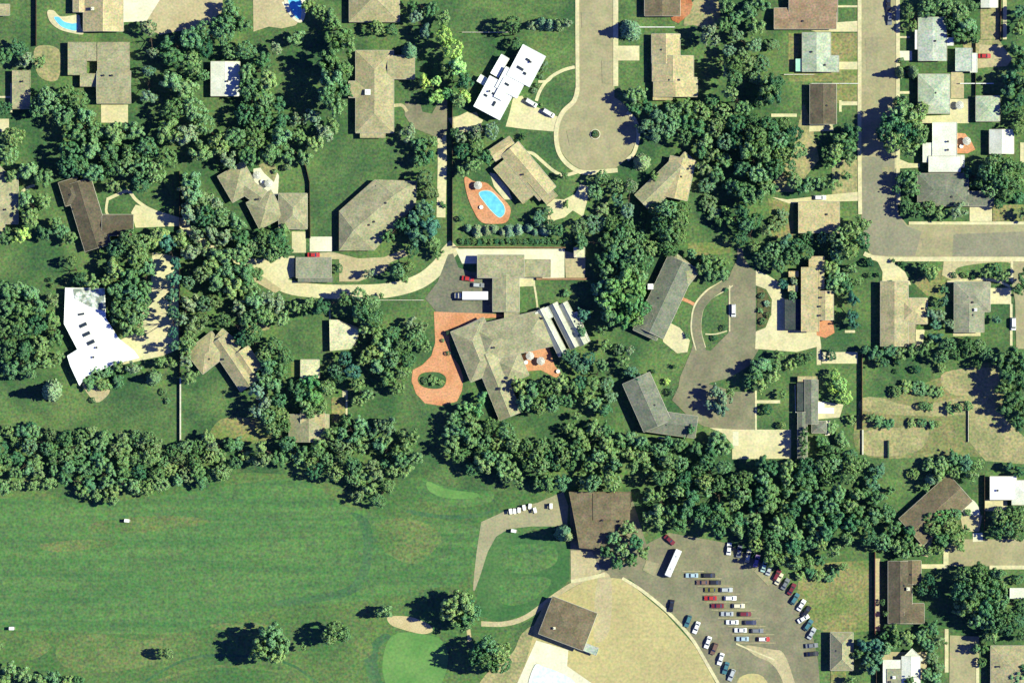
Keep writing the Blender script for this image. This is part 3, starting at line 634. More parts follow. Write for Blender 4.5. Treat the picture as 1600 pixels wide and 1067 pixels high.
# centre
house('white blocky flat-roofed house beside the cul-de-sac', 'the white blocky house', 'white', [R(822, 104, 40, 54, 28, 'f', 5.2), R(773, 154, 46, 54, 28, 'f', 4.6), R(799, 130, 38, 36, 28, 'f', 4.9), R(781, 104, 14, 34, 30, 'f', 3.2), R(754, 126, 14, 12, 31, 'f', 2.6), R(786, 140, 14, 34, 28, 'f', 5.1)], wall=WWALL,
      sky=[(825, 95, 1.8, .9, 31, 5.2), (813, 108, 2.8, 1.0, 31, 5.2), (792, 133, 1.8, .9, 31, 5.1), (772, 148, 1.6, .8, 31, 4.6), (772, 163, 1.0, 2.0, 31, 4.6), (759, 150, 1.4, .8, 31, 4.6), (820, 116, 1.2, 1.0, 28, 5.2)])
house('tan long-gabled house beside the blue oval pool', 'the tan house by the oval pool', 'tan', [R(826, 268, 92, 34, 50, 'g', 3.0, rise=1.2, m='sand'), R(803, 284, 72, 24, 50, 'f', 2.9), R(848, 296, 46, 22, 50, 'f', 3.3), R(785, 233, 40, 20, -34, 'g', 2.6, m='sand')])
house('T-shaped khaki hall standing on the white terrace', 'the T-shaped khaki hall', 'khaki', [B(746, 399, 819, 434, 'g', 4.4, ax='x', rise=1.0), B(770, 430, 811, 487, 'g', 3.9, rise=.9), B(788, 480, 811, 500, 'f', 3.0), B(816, 406, 860, 433, 'f', 3.2)], cat='building', name='hall')
house('small pale hut at the corner of the white terrace', 'the pale terrace hut', 'cream', [B(897, 387, 913, 402, 'h', 3.4, rise=.4)], name='hut', cat='shed', win=False)
house('large khaki mansion of radiating hip-roofed wings', 'the large khaki mansion', 'khaki', [R(800, 525, 118, 58, -13, 'h', 3.4, rise=2.4), R(744, 548, 84, 52, 68, 'h', 3.3, rise=2.3), R(778, 602, 104, 36, 68, 'g', 3.2, rise=1.9), R(740, 522, 50, 34, -25, 'h', 3.0), R(800, 575, 40, 40, 68, 'h', 3.0)], vents=[(772, 543, 5.0), (847, 497, 4.2)], chim=[(780, 607, .5, 5.4, DARK)])
house('greenhouse of parallel ribbed metal bays by the mansion', 'the ribbed metal greenhouse', 'metal', [R(862, 519, 80, 15, 63, 'g', 3.3, rise=1.4), R(881, 509, 76, 15, 63, 'g', 3.2, rise=1.6), R(896, 506, 72, 14, 63, 'g', 3.4, rise=1.4), R(907, 512, 50, 10, 66, 'f', 2.8, m='owhite'), R(850, 492, 18, 22, 63, 'f', 3.6, m='owhite')], name='greenhouse', cat='greenhouse', wall=GLASS, win=False, cap=1.35, vents=[(846, 498, 3.6)])
house('pale tan gabled house facing the cul-de-sac', 'the pale gabled house', 'sand', [B(1018, 54, 1062, 100, 'g', 2.9, rise=1.6), B(1019, 88, 1083, 128, 'g', 3.0, ax='y', rise=1.9), B(1021, 122, 1089, 152, 'g', 3.0, ax='y', rise=1.7), B(1020, 140, 1050, 157, 'f', 2.6)], sky=[(1053, 126, 4.6, .8, 0, 4.3)])
house('brown roofed house at the top edge beside a red brick terrace', 'the brown house at the top edge', 'brown', [B(1007, -60, 1062, 26, 'g', rise=1.2)])
slab('brick_terrace', [(1048, -20), (1076, -20), (1082, 8), (1078, 22), (1060, 37), (1050, 32), (1046, 22), (1060, 10)], RBRICK)
house('pale slanting house south-east of the cul-de-sac', 'the pale slanting house', 'sand', [R(1034, 289, 84, 36, -44, 'g', 2.9, rise=1.5, m='khaki'), R(1060, 279, 40, 64, 12, 'g', 2.9, rise=1.2), R(1070, 256, 24, 26, 40, 'h')])
house('dark grey-brown slanting house with a white chimney', 'the dark slanting house', 'slate', [R(1040, 464, 122, 48, 115, 'g', 3.0, rise=1.9), R(1066, 422, 44, 28, 38, 'h', m='khaki'), R(1018, 500, 52, 40, 115, 'h')], chim=[(1016, 448, 1.0, 5.6, WHITEP)], sky=[(1006, 499, 1.8, .9, 40, 3.4)])
house('slate grey long gabled house among trees south of the drive', 'the slate gabled house', 'slate', [R(1010, 628, 82, 46, 66, 'g', 4.4, rise=1.7), R(1050, 662, 76, 34, 8, 'g', 3.6, rise=1.4)], sky=[(1033, 684, 2.5, .8, 10, 3.7)])
house('pale strip-shaped house with a low charcoal side roof', 'the pale strip-shaped house', 'sand', [B(1251, 418, 1279, 518, 'f', 4.8), B(1263, 401, 1287, 452, 'f', 4.4), B(1276, 455, 1301, 500, 'g', 4.3, ax='y', rise=.8), B(1226, 468, 1252, 515, 'f', 2.8, m='char'), B(1232, 424, 1247, 433, 'f', 2.6), B(1231, 446, 1246, 456, 'f', 2.6)], vents=[(1282, 465, 4.7), (1280, 479, 4.7), (1280, 493, 4.7)])
house('long tan gabled house below the crossroads corner', 'the long tan gabled house', 'tan', [B(1375, 440, 1418, 541, 'g', 3.4, rise=1.3), B(1405, 466, 1448, 506, 'h', 3.2, m='sand'), B(1404, 500, 1430, 541, 'f', 3.0)], vents=[(1441, 482, 3.6)])
house('pale grey-green house with a stepped southern gable', 'the grey-green stepped house', 'grey', [B(1490, 441, 1546, 487, 'h', 3.1, rise=1.2), B(1490, 475, 1536, 519, 'g', 3.1, ax='y', rise=1.4)], chim=[(1523, 484, .5, 5, WHITEP)])
house('dark garden house with a white L-shaped deck', 'the dark garden house', 'slate', [B(1257, 593, 1277, 662, 'g', 3.2), B(1245, 598, 1259, 642, 'f', 2.8, m='char'), B(1246, 588, 1276, 596, 'f', 2.6, m='sand'), B(1246, 644, 1260, 716, 'g', 3.0), B(1268, 658, 1290, 676, 'h', 2.6)])
dk = MB()
dk.prism([W(*p) for p in [(1278, 646), (1303, 646), (1303, 637), (1288, 637), (1288, 628), (1278, 628)]], -.1, .55)
tag(dk.build('deck', WHITEP), 'white L-shaped wooden deck beside the dark garden house', 'deck')
# north-east
house('rust-brown roofed house at the top beside the east road', 'the rust-brown house', 'rust', [B(1232, -60, 1308, 35, 'g', 3.0, ax='x', rise=1.2), B(1209, 14, 1306, 46, 'g', 2.9, ax='x', rise=1.0)])
house('pale mint-grey gabled house west of the east road', 'the mint-grey gabled house', 'mint', [B(1253, 52, 1297, 113, 'g', 3.0, ax='y', rise=1.2), B(1280, 88, 1310, 113, 'g', 2.9, ax='x', rise=.9)])
house('tiny aqua roofed shed against the mint-grey house', 'the aqua shed', 'aqua', [B(1243, 93, 1253, 112, 'f', 2.4)], name='shed', cat='shed', win=False, trim=False)
house('small dark brown gabled house west of the east road', 'the small dark brown house', 'dbrown', [B(1265, 132, 1306, 195, 'g', rise=1.2)])
house('sand-coloured square house at the bend of the east road', 'the sand-coloured square house', 'sand', [B(1247, 316, 1311, 364, 'g', 2.9, ax='x', rise=.8)])
house('white bungalow with a small bay on the east road', 'the white bungalow', 'dove', [B(1434, 28, 1478, 96, 'g', 3.2, ax='y', rise=.8), B(1429, 48, 1440, 78, 'f', 3.0, m='owhite'), B(1474, 60, 1489, 72, 'f', 2.8, m='owhite')], wall=WWALL)
house('grey garage with white eastern edge behind the white bungalow', 'the grey garage', 'dove', [B(1492, 76, 1518, 112, 'f', 2.8), B(1515, 84, 1526, 114, 'f', 2.6, m='owhite')], name='garage', cat='garage')
house('pale green-grey hip-roofed bungalow on the east road', 'the pale green-grey bungalow', 'mint', [B(1434, 117, 1483, 178, 'h', 3.2, rise=1.2)])
house('square pale green hip-roofed garage by a tan patio', 'the pale green garage', 'mint', [B(1524, 151, 1561, 190, 'h', 2.8, rise=.9)], name='garage', cat='garage')
house('off-white rambling bungalow beside an orange brick patio', 'the off-white rambling bungalow', 'owhite', [B(1456, 192, 1494, 266, 'f', 3.3), B(1441, 224, 1460, 254, 'f', 3.0), B(1450, 245, 1500, 269, 'g', 3.3, ax='x', rise=.6), B(1489, 243, 1506, 262, 'f', 2.7)], wall=WWALL, vents=[(1480, 222, 3.3), (1480, 235, 3.3)])
house('white gabled garage by the right edge', 'the white gabled garage', 'owhite', [B(1545, 203, 1583, 241, 'g', 3.0, ax='y', rise=1.4)], name='garage', cat='garage')
house('white roofed outbuilding at the top right edge', 'the white outbuilding', 'owhite', [B(1532, -50, 1558, 13, 'g', 3.0, rise=.6)], name='outbuilding', cat='building')
house('wide grey hip-roofed house above the cross road', 'the wide grey hip-roofed house', 'slate', [B(1433, 272, 1512, 322, 'h', 3.0, rise=1.6), B(1508, 300, 1552, 322, 'g', 2.7, ax='x', rise=.6)])
# south-east
house('brown gabled barn-like house set diagonally', 'the brown diagonal house', 'brown', [R(1461, 796, 104, 56, -42, 'g', 3.2, rise=2.2)])
house('white square house at the right edge', 'the white square house', 'white', [B(1546, 744, 1587, 780, 'h', 3.2, rise=.6), B(1580, 750, 1640, 788, 'h', 3.1, rise=.6, m='owhite')], wall=WWALL)
house('long dark brown two-ridged house behind a red-brown fence', 'the long dark brown house', 'dbrown', [B(1387, 876, 1424, 973, 'g', 3.2, rise=1.4), B(1410, 875, 1438, 912, 'g', 3.0, m='brown'), B(1412, 942, 1443, 973, 'g', 3.0, m='brown')], chim=[(1418, 919, .6, 5)])
house('grey hip-roofed cottage with a pale eastern slope', 'the grey cottage', 'khaki', [B(1297, 987, 1332, 1046, 'h', 3.4, rise=2.4)])
house('white angular house cut by the bottom edge', 'the white house at the bottom edge', 'owhite', [B(1379, 1030, 1412, 1140, 'f', 3.0), B(1408, 1024, 1437, 1130, 'g', 3.2, ax='y', rise=.9), R(1424, 1029, 24, 24, 45, 'f', 3.1), B(1385, 1044, 1411, 1138, 'f', 3.12, m='grey')], wall=WWALL, chim=[(1396, 1057, .5, 4, WHITEP)])
house('tan grey roofed house in the bottom right corner', 'the tan house in the bottom right corner', 'tan', [B(1547, 1008, 1640, 1140, 'h', 3.4, rise=2.0)], vents=[(1560, 1040, 4.2)])
house('small cream outbuilding at the lower right edge', 'the small cream outbuilding', 'owhite', [B(1577, 918, 1640, 934, 'f', 2.8)], name='outbuilding', cat='shed', win=False)
# golf clubhouse and pool house
house('brown roofed golf clubhouse at the edge of the fairway', 'the brown golf clubhouse', 'brown', [P([(889, 768), (985, 768), (985, 790), (960, 838), (938, 858), (905, 855), (900, 825)], 4.6), B(926, 770, 984, 812, 'g', 4.8, ax='y', rise=.6)], name='clubhouse', cat='building', trim=False, cap=1.08, vents=[(941, 812, 4.6)])
house('square dark brown pool house beside the pale pool', 'the square brown pool house', 'brown', [R(887, 973, 74, 62, 21, 'h', 4.0, rise=1.0)], name='pool_house', cat='building', chim=[(866, 980, .4, 5.4)], cap=1.1)
house('small open-sided grey shade roof south-east of the pool house', 'the grey shade roof', 'dove', [R(922, 1013, 24, 12, 21, 'f', 2.4)], name='shade_roof', cat='shelter', win=False)

# ---------------------------------------------------------------- swimming pools
def water_mat(name, c):
    m = M(name, c, tuple(min(.95, x * 1.12 + .02) for x in c), s=.3, fine=.08, fs=1.0, chroma=.3, rough=.08, spec=.5)
    return m
POOLW = water_mat('pool_water', (.13, .50, .66)); PALEW = water_mat('pale_pool_water', (.62, .84, .86))
def pool(label, short, deck, deckmat, water, wmat=POOLW):
    x = sum(p[0] for p in water) / len(water); y = sum(p[1] for p in water) / len(water)
    root = thing('swimming_pool', label, 'pool', (*W(x, y), 0)); MARKS.append((short, x, y))
    loc = Vector((*W(x, y), 0))
    for nm, pts, mt, z, th in (('deck', deck, deckmat, .22, .4), ('water', water, wmat, .25, .1)):
        if pts is None: continue
        o = slab(nm, pts, mt, smooth=True, z=z, parent=root, thick=th); o.location = -loc
    ed = cr(water, 5, True); q = MB()
    for i in range(len(ed)):
        a = Vector((*W(*ed[i]), .26)) - loc; b = Vector((*W(*ed[(i + 1) % len(ed)]), .26)) - loc; beam(q, a, b, .2, .06)
    q.build('coping', PCONC, root)
    return root
pool('half-moon swimming pool with a cream deck in the top left', 'the half-moon pool', [(74, 18), (84, 17), (94, 26), (110, 25), (124, 24), (126, 40), (130, 54), (112, 52), (92, 46), (78, 34)], CONC, [(84, 28), (92, 27), (100, 34), (112, 37), (121, 37), (120, 48), (108, 47), (94, 41)])
pool('cyan pool beside a pinkish terrace cut by the top edge', 'the cyan pool', [(440, -30), (462, -30), (478, 0), (476, 28), (468, 36), (456, 28), (446, 10)], PCONC, [(448, -20), (462, -22), (470, 0), (471, 26), (463, 29), (452, 10)])
pool('bright blue oval pool with a tan brick surround', 'the bright blue oval pool', [(726, 277), (742, 284), (760, 286), (775, 300), (796, 322), (797, 336), (790, 348), (770, 350), (752, 347), (740, 330), (730, 305)], BRICK, [(748, 303), (756, 298), (768, 300), (780, 312), (788, 323), (788, 334), (780, 340), (768, 330), (758, 318)])
pool('pale blue-white pool at the bottom edge beside the field', 'the pale pool at the bottom', None, PCONC, [(836, 1039), (850, 1041), (872, 1049), (896, 1063), (915, 1090), (905, 1120), (822, 1120), (824, 1075)], PALEW)

# ---------------------------------------------------------------- fences and garden walls
def fence(label, pts, h, mat, th=.12, step=4.0, name='fence', cat='fence', post=.09, posts=True):
    x0, y0 = W(*pts[0]); root = thing(name, label, cat, (x0, y0, 0))
    for (a, b) in zip(pts[:-1], pts[1:]):
        p = Vector((*W(*a), 0)); q = Vector((*W(*b), 0)); d = q - p; L_ = d.length; n = max(1, round(L_ / step)); rz = math.atan2(d.y, d.x)
        seg = L_ / n
        key = '%s_%.3f_%.2f_%.2f' % (mat.name, seg, h, th)
        if key not in FME:
            m = MB(); m.box(.01, -th / 2, -.1, seg - .01, th / 2, h); FME[key] = m.mesh('panel', mat)
            m = MB(); m.box(-post, -post, -.1, post, post, h + .12); FME[key + 'p'] = m.mesh('post', mat)
        for i in range(n + 1):
            c = p + d * (i / n) - Vector((x0, y0, 0))
            if i < n: o = link('panel', FME[key], root, c); o.rotation_euler = (0, 0, rz)
            if posts: o = link('post', FME[key + 'p'], root, c); o.rotation_euler = (0, 0, rz)
    return root
FME = {}
GWALL = M('garden_wall_render', (.55, .52, .40), (.62, .58, .46), s=.4, fine=.08)
DWOOD = M('dark_fence_wood', (.07, .05, .035), (.11, .075, .05), s=.6, fine=.15)
fence('white garden wall running south to the tree belt', [(282, 590), (282, 688)], 1.3, GWALL, .5, 6, 'garden_wall', 'wall', posts=False)
fence('tall dark fence running north from the white garden wall', [(281, 268), (281, 589)], 2.2, DWOOD, .15)
fence('tall dark fence beside the pale drive north of the terrace', [(707, 140), (707, 384)], 2.1, DWOOD, .15)
fence('tall fence west of the half-moon pool', [(57, -40), (57, 72)], 2.2, DWOOD, .15)
fence('fence curving along the lawn of the angular khaki house', [(462, 238), (478, 260), (484, 285), (485, 372)], 1.9, DWOOD, .15)
fence('fence between the lawn and the dry garden rows', [(1347, 545), (1347, 670)], 2.1, WOOD, .15)
fence('low pale wall at the west end of the dry garden', [(1348, 671), (1348, 710)], .9, GWALL, .6, 5, 'garden_wall', 'wall', posts=False)
fence('red-brown fence along the dry yellow lawn', [(1367, 862), (1367, 992)], 2.3, M('red_fence', (.20, .06, .05), (.26, .09, .07), s=.5, fine=.1), .15)
fence('brown boundary wall north of the white terrace', [(712, 386), (884, 387)], 1.6, M('brown_wall', (.26, .15, .08), (.32, .19, .11), s=.4, fine=.1), .35, 5, 'garden_wall', 'wall', posts=False)
fence('red-brown wall south of the white terrace', [(838, 436), (918, 436)], 1.2, M('brown_wall', (.26, .15, .08), (.32, .19, .11)), .8, 5, 'garden_wall', 'wall', posts=False)
fence('white rail fence north of the pale gabled house', [(997, 43), (1054, 43)], 1.1, WHITEP, .3, 4)
fence('thin pale fence across the lawn north of the white house', [(722, 51), (800, 51)], 1.2, GWALL, .2, 4)
fence('white fence between the two eastern garages', [(1500, 131), (1552, 131)], 1.4, WHITEP, .3, 4)
fence('white fence north of the small dark brown house', [(1268, 131), (1342, 131)], 1.0, WHITEP, .2, 4)
fence('pale fence south of the mint-grey house', [(1225, 117), (1272, 117)], 1.4, GWALL, .3, 4)
fence('brown fence between the garages', [(1524, 60), (1524, 150)], 1.6, DWOOD, .12)
fence('pale fence below the forecourt lawn', [(590, 469), (662, 469)], 1.0, GWALL, .2, 4)
fence('tall fence beside the white outbuilding', [(1564, -20), (1563, 62)], 2.0, WOOD, .15)
fence('white rail fence beside the dark garden house', [(1242, 602), (1243, 644), (1258, 645)], 1.2, WHITEP, .15, 4)
fence('dark fence in the south-east beside the white house', [(1369, 1045), (1369, 1110)], 2.0, DWOOD, .15)
fence('dark fence beside the white square house', [(1538, 742), (1538, 830)], 2.2, DWOOD, .15)
fence('pale fence dividing the dry garden', [(1513, 628), (1513, 690)], 1.0, GWALL, .2, 4)
fence('green-grey screen panel in the dry garden', [(1388, 688), (1388, 715)], 1.6, M('green_panel', (.06, .11, .06), (.08, .13, .07)), .5, 7)
# ---------------------------------------------------------------- vehicles
TYRE = plain('tyre_rubber', (.02, .02, .02), .9, .1); RIM = plain('wheel_rim', (.45, .45, .45), .35, .5, .6)
LAMP = plain('headlight_lens', (.75, .75, .70), .2, .5); TAILM = plain('tail_light_lens', (.35, .02, .02), .3, .5)
PAINT = {}
def paint(k):
    cs = dict(red=(.42, .03, .025), maroon=(.16, .022, .03), white=(.80, .79, .76), cream=(.66, .60, .42), black=(.02, .02, .025), navy=(.03, .035, .08), teal=(.06, .17, .19),
              silver=(.42, .44, .44), grey=(.17, .18, .19), olive=(.17, .16, .04), mint=(.36, .52, .46), brown=(.17, .10, .07), lilac=(.24, .17, .32), sky=(.38, .50, .54))
    if k not in PAINT: PAINT[k] = plain('paint_' + k, cs[k], .3, .5)
    return PAINT[k]
def loft(secs):                                # secs: [(x, halfwidth, z0, z1, topinset)] -> closed hull along x
    m = MB(); n = 8; vs = []
    for (x, w, z0, z1, ti) in secs:
        zs = z0 + (z1 - z0) * .25; zt = z0 + (z1 - z0) * .72
        vs += [(x, -w * .92, z0), (x, -w, zs), (x, -w, zt), (x, -w + ti, z1), (x, w - ti, z1), (x, w, zt), (x, w, zs), (x, w * .92, z0)]
    fs = []
    for k in range(len(secs) - 1):
        for i in range(n): fs.append((k * n + i, k * n + (i + 1) % n, (k + 1) * n + (i + 1) % n, (k + 1) * n + i))
    fs = [f[::-1] for f in fs]
    fs.append(tuple(range(n))); fs.append(tuple(range((len(secs) - 1) * n + n - 1, (len(secs) - 1) * n - 1, -1)))
    m.add(vs, fs); return m
def proto_car(kind):
    L_ = dict(sedan=4.9, wagon=4.8, van=5.0)[kind]; h = L_ / 2; w = .93
    c0, c1, c2, c3 = dict(sedan=(1.15, .45, -1.0, -1.65), wagon=(1.1, .45, -1.75, -2.15), van=(1.75, 1.15, -2.1, -2.4))[kind]   # base front, roof front, roof back, base back
    zr = dict(sedan=1.42, wagon=1.45, van=1.95)[kind]; zb = .92 if kind != 'van' else 1.05
    body = loft([(-h, w * .86, .32, .72, .05), (-h + .12, w * .95, .28, .88, .06), (-h + .9, w, .25, zb, .06), (c0, w, .25, zb, .06), (h - .75, w * .98, .25, .82, .06), (h - .1, w * .92, .28, .72, .06), (h, w * .84, .34, .62, .05)]).mesh('body', paint('white'))
    k = .72
    cab = MB(); t = w * k
    cab.add([(c0, -w + .1, zb - .03), (c0, w - .1, zb - .03), (c3, w - .1, zb - .03), (c3, -w + .1, zb - .03), (c1, -t, zr), (c1, t, zr), (c2, t, zr), (c2, -t, zr)],
            [(4, 5, 6, 7), (0, 1, 5, 4), (1, 2, 6, 5), (2, 3, 7, 6), (3, 0, 4, 7)]); cab = cab.mesh('cabin', paint('white'))
    def pane(nm, a, b, c, d, off):
        a, b, c, d = [Vector(p) for p in (a, b, c, d)]; ce = (a + b + c + d) / 4; off = Vector(off)
        q = [ce + (p - ce) * .86 for p in (a, b, c, d)]
        m = MB(); m.add([p + off for p in q] + [p - off for p in q], [(0, 1, 2, 3), (7, 6, 5, 4), (0, 4, 5, 1), (1, 5, 6, 2), (2, 6, 7, 3), (3, 7, 4, 0)]); return nm, m.mesh(nm, GLASS)
    parts = [pane('windscreen', (c0, -w + .1, zb), (c0, w - .1, zb), (c1, t, zr), (c1, -t, zr), (.02, 0, .02)),
             pane('rear_window', (c3, w - .1, zb), (c3, -w + .1, zb), (c2, -t, zr), (c2, t, zr), (-.02, 0, .02)),
             pane('side_window', (c0, w - .1, zb), (c3, w - .1, zb), (c2, t, zr), (c1, t, zr), (0, .02, .008)),
             pane('side_window', (c3, -w + .1, zb), (c0, -w + .1, zb), (c1, -t, zr), (c2, -t, zr), (0, -.02, .008))]
    return body, cab, parts, h, w
wh = MB(); wh.tube((0, -.11, 0), (0, .11, 0), .33, .33, 14); WHEELME = wh.mesh('wheel', TYRE)
wr = MB(); wr.tube((0, -.12, 0), (0, .12, 0), .19, .19, 10); RIMME = wr.mesh('rim', RIM)
hl = MB(); hl.box(-.04, -.2, -.07, .04, .2, .07); HLME = hl.mesh('headlight', LAMP); TLME = hl.mesh('tail_light', TAILM)
PRO = {k: proto_car(k) for k in ('sedan', 'wagon', 'van')}
def omat(o, m): o.material_slots[0].link = 'OBJECT'; o.material_slots[0].material = m
def wheels(root, xs, y, r=.33, sc=1):
    for x in xs:
        for s in (-1, 1):
            o = link('wheel', WHEELME, root, (x, s * y, r)); o.scale = (sc, sc, sc); link('rim', RIMME, o)
def car(x, y, a, col, label, kind='sedan', group='parked cars', z=.17, roofcol=None):
    body, cab, parts, h, w = PRO[kind]
    root = thing('parked_car' if kind != 'van' else 'parked_van', label, 'car' if kind != 'van' else 'van', (*W(x, y), z), -math.radians(a), group)
    omat(link('body', body, root), paint(col)); omat(link('cabin', cab, root), paint(roofcol or col))
    for nm, me in parts: link(nm, me, root)
    wheels(root, (1.45, -1.4), w - .12)
    for s in (-1, 1):
        link('headlight', HLME, root, (h - .02, s * .6, .55)); link('tail_light', TLME, root, (-h + .02, s * .62, .6))
    return root
CP = 'cars in the clubhouse car park'
ORD = ['first', 'second', 'third', 'fourth', 'fifth', 'sixth', 'seventh', 'eighth', 'ninth', 'tenth', 'eleventh', 'twelfth', 'thirteenth', 'fourteenth', 'fifteenth', 'sixteenth', 'seventeenth', 'eighteenth', 'nineteenth', 'twentieth']
rows = [((1081, 898.5, 'sky'), (1108, 898.5, 'black')), ((1098, 909.5, 'brown'), (1117, 909.5, 'black')), ((1111, 921, 'olive'), (1135, 921, 'silver')), ((1110, 934, 'red'), (1141, 934, 'white')),
        ((1121, 946, 'maroon'), (1154, 946, 'cream')), ((1136, 958.5, 'silver'), (1164, 958.8, 'maroon')), ((1144, 971.5, 'white'), (1172, 972, 'navy')), ((1157, 984, 'white'), (1183, 984.8, 'grey')), ((1160, 997.5, 'sky'), (1193, 998, 'red'))]
cn = dict(sky='pale blue', navy='navy blue', maroon='maroon', black='black', lilac='lilac')
for i, (l, r_) in enumerate(rows):
    for side, (x, y, c) in (('western', l), ('eastern', r_)):
        car(x, y, 0 if side == 'eastern' else 180, c, '%s car in the central rows, %s from the top on the %s side' % (cn.get(c, c), ORD[i], side), ['sedan', 'wagon'][(i * 3 + (side == 'western')) % 3 == 0], CP, roofcol='white' if c in ('red',) and i == 8 else None)
LK = [(1049, 946, 100, 'black'), (1075, 970, 110, 'teal'), (1088, 980, 112, 'white'), (1106, 1003, 110, 'white'), (1116, 1013, 112, 'brown'), (1126, 1029, 108, 'white'), (1134, 1043, 108, 'teal'), (1143, 1054, 112, 'silver')]
for i, (x, y, a, c) in enumerate(LK):
    car(x, y, a, c, '%s car parked along the curved western kerb, %s from the top' % (c, ORD[i]), ['sedan', 'wagon'][i % 3 == 1], CP)
RK = [(1139, 857, 95, 'white'), (1155, 861, 100, 'grey'), (1169, 868, 102, 'cream'), (1182, 876, 105, 'lilac'), (1194, 884, 108, 'mint'), (1202, 889, 110, 'silver'), (1214, 898, 118, 'maroon'), (1217, 904, 118, 'cream'), (1227, 912, 120, 'grey'), (1237, 920, 120, 'maroon'),
      (1242, 935, 122, 'teal'), (1252, 945, 122, 'white'), (1260, 955, 125, 'black'), (1255, 966, 150, 'white'), (1263, 976, 125, 'teal'), (1268, 989, 120, 'silver'), (1268, 1008, 175, 'grey'), (1269, 1021, 175, 'black')]
for i, (x, y, a, c) in enumerate(RK):
    car(x, y, a - 180, c, '%s car under the eastern trees, %s from the top of its row' % (cn.get(c, c), ORD[i]), ['sedan', 'wagon'][i % 4 == 2], CP)
car(1046, 843, 42, 'maroon', 'maroon car half under trees above the white bus', 'sedan', CP)
car(490, 398.5, 0, 'red', 'red car beside the grey garage on the long drive')
car(731, 435.5, 8, 'red', 'red car on the forecourt below the T-shaped hall')
car(747, 445.5, 3, 'grey', 'dark grey car between the red car and the white box truck', 'wagon', roofcol='silver')
car(1538, 88, 0, 'red', 'red car on the tan yard behind the white bungalow')
car(1388, 8, 90, 'black', 'dark car at the top edge of the east road')
car(1390, 30, 90, 'grey', 'dark grey car parked on the east road, second from the top')
car(1281, 309, 0, 'white', 'white car on the narrow drive above the sand-coloured square house', 'wagon')
car(1146, 485, 90, 'white', 'white van standing on the oval drive', 'van')
car(1583.5, 506, 90, 'white', 'white van by the right edge below the cross road', 'van')
car(830, 161, 31, 'white', 'white van beside the white blocky house', 'van')
car(857, 177, 31, 'white', 'white van at the kerb end of the cul-de-sac drive', 'van')
# bus
def bus(x, y, a, L_=11.2, w=1.3):
    root = thing('bus', 'long white bus standing at an angle in the clubhouse car park', 'bus', (*W(x, y), .17), -math.radians(a)); h = L_ / 2
    loft([(-h, w * .93, .45, 2.9, .2), (-h + .15, w, .35, 3.05, .18), (h - .25, w, .35, 3.05, .18), (h, w * .92, .45, 2.8, .25)]).build('body', paint('white'), root)
    m = MB(); m.box(-h + .6, -w - .02, 1.0, h - .5, w + .02, 1.15); m.build('stripe', paint('maroon'), root)
    wme = MB(); wme.box(-.5, -.02, -.4, .5, .02, .4); wme = wme.mesh('side_window', GLASS)
    for s in (-1, 1):
        for k in range(8): link('side_window', wme, root, (-h + 1.4 + k * 1.16, s * (w + .005), 1.95))
    m = MB(); m.box(h - .06, -1, 1.3, h + .03, 1, 2.4); m.build('windscreen', GLASS, root)
    m = MB(); m.box(-h - .03, -.9, 1.6, -h + .05, .9, 2.4); m.build('rear_window', GLASS, root)
    for k in (-.25, .22):
        m = MB(); m.box(k * L_ - .35, -.35, 3.0, k * L_ + .35, .35, 3.16); m.build('roof_hatch', paint('silver'), root)
    wheels(root, (h - 2.2, -h + 2.6), w - .12, .45, 1.4)
bus(1051.5, 879, 114)
def truck(x, y, a):
    root = thing('box_truck', 'white box truck parked on the dark forecourt', 'truck', (*W(x, y), .17), -math.radians(a))
    m = MB(); m.box(-5.4, -1.6, 1.0, 4.6, 1.6, 4.0); m.build('cargo_box', paint('white'), root)
    m = MB(); m.box(-5.4, -.9, .6, 7.2, .9, 1.0); m.build('chassis', DARK, root)
    loft([(5.0, 1.15, .6, 2.7, .2), (6.2, 1.15, .6, 2.7, .2), (6.7, 1.1, .6, 1.7, .1), (7.6, 1.0, .6, 1.5, .1)]).build('cab', paint('cream'), root)
    m = MB(); m.add([(6.25, -.95, 2.55), (6.25, .95, 2.55), (6.68, .98, 1.75), (6.68, -.98, 1.75)], [(0, 1, 2, 3), (3, 2, 1, 0)]); m.build('windscreen', GLASS, root)
    wheels(root, (6.4, -3.2, -4.2), 1.1, .45, 1.4)
truck(741, 462, 180)
# golf carts
def cart_proto():
    P_ = {}
    P_['body'] = loft([(-1.2, .55, .25, .75, .05), (-.3, .6, .25, .8, .05), (.1, .6, .25, .45, .02), (.7, .58, .25, .5, .03), (1.2, .45, .3, .75, .08)]).mesh('body', paint('cream'))
    m = MB(); m.box(-.7, -.55, .75, -.2, .55, .9); m.box(-.8, -.55, .9, -.68, .55, 1.3); P_['seat'] = m.mesh('seat', paint('white'))
    m = MB(); m.box(-1.1, -.62, 1.85, .85, .62, 1.93); P_['canopy'] = m.mesh('canopy', paint('white'))
    m = MB()
    for px, py in ((-.95, -.55), (-.95, .55), (.75, -.55), (.75, .55)): m.tube((px, py, .4), (px * .95, py, 1.86), .025, .025, 5)
    P_['frame'] = m.mesh('frame', DARK); return P_
CART = cart_proto()
def cart(x, y, a, label):
    root = thing('golf_cart', label, 'golf cart', (*W(x, y), .12), -math.radians(a), 'golf carts')
    for k, me in CART.items(): link(k, me, root)
    wheels(root, (.8, -.8), .5, .23, .7)
for i, (x, y, a) in enumerate([(798, 799, 80), (804, 798.5, 85), (811, 797, 90), (819, 793, 80), (828, 791, 95), (836, 797, 75), (861, 790.5, 90)]):
    cart(x, y, a, '%s white golf cart from the west in the clubhouse row' % ORD[i])
cart(803, 829, 10, 'white golf cart on the cart path above the practice green')
cart(199, 813, 5, 'white golf cart on the upper left fairway')
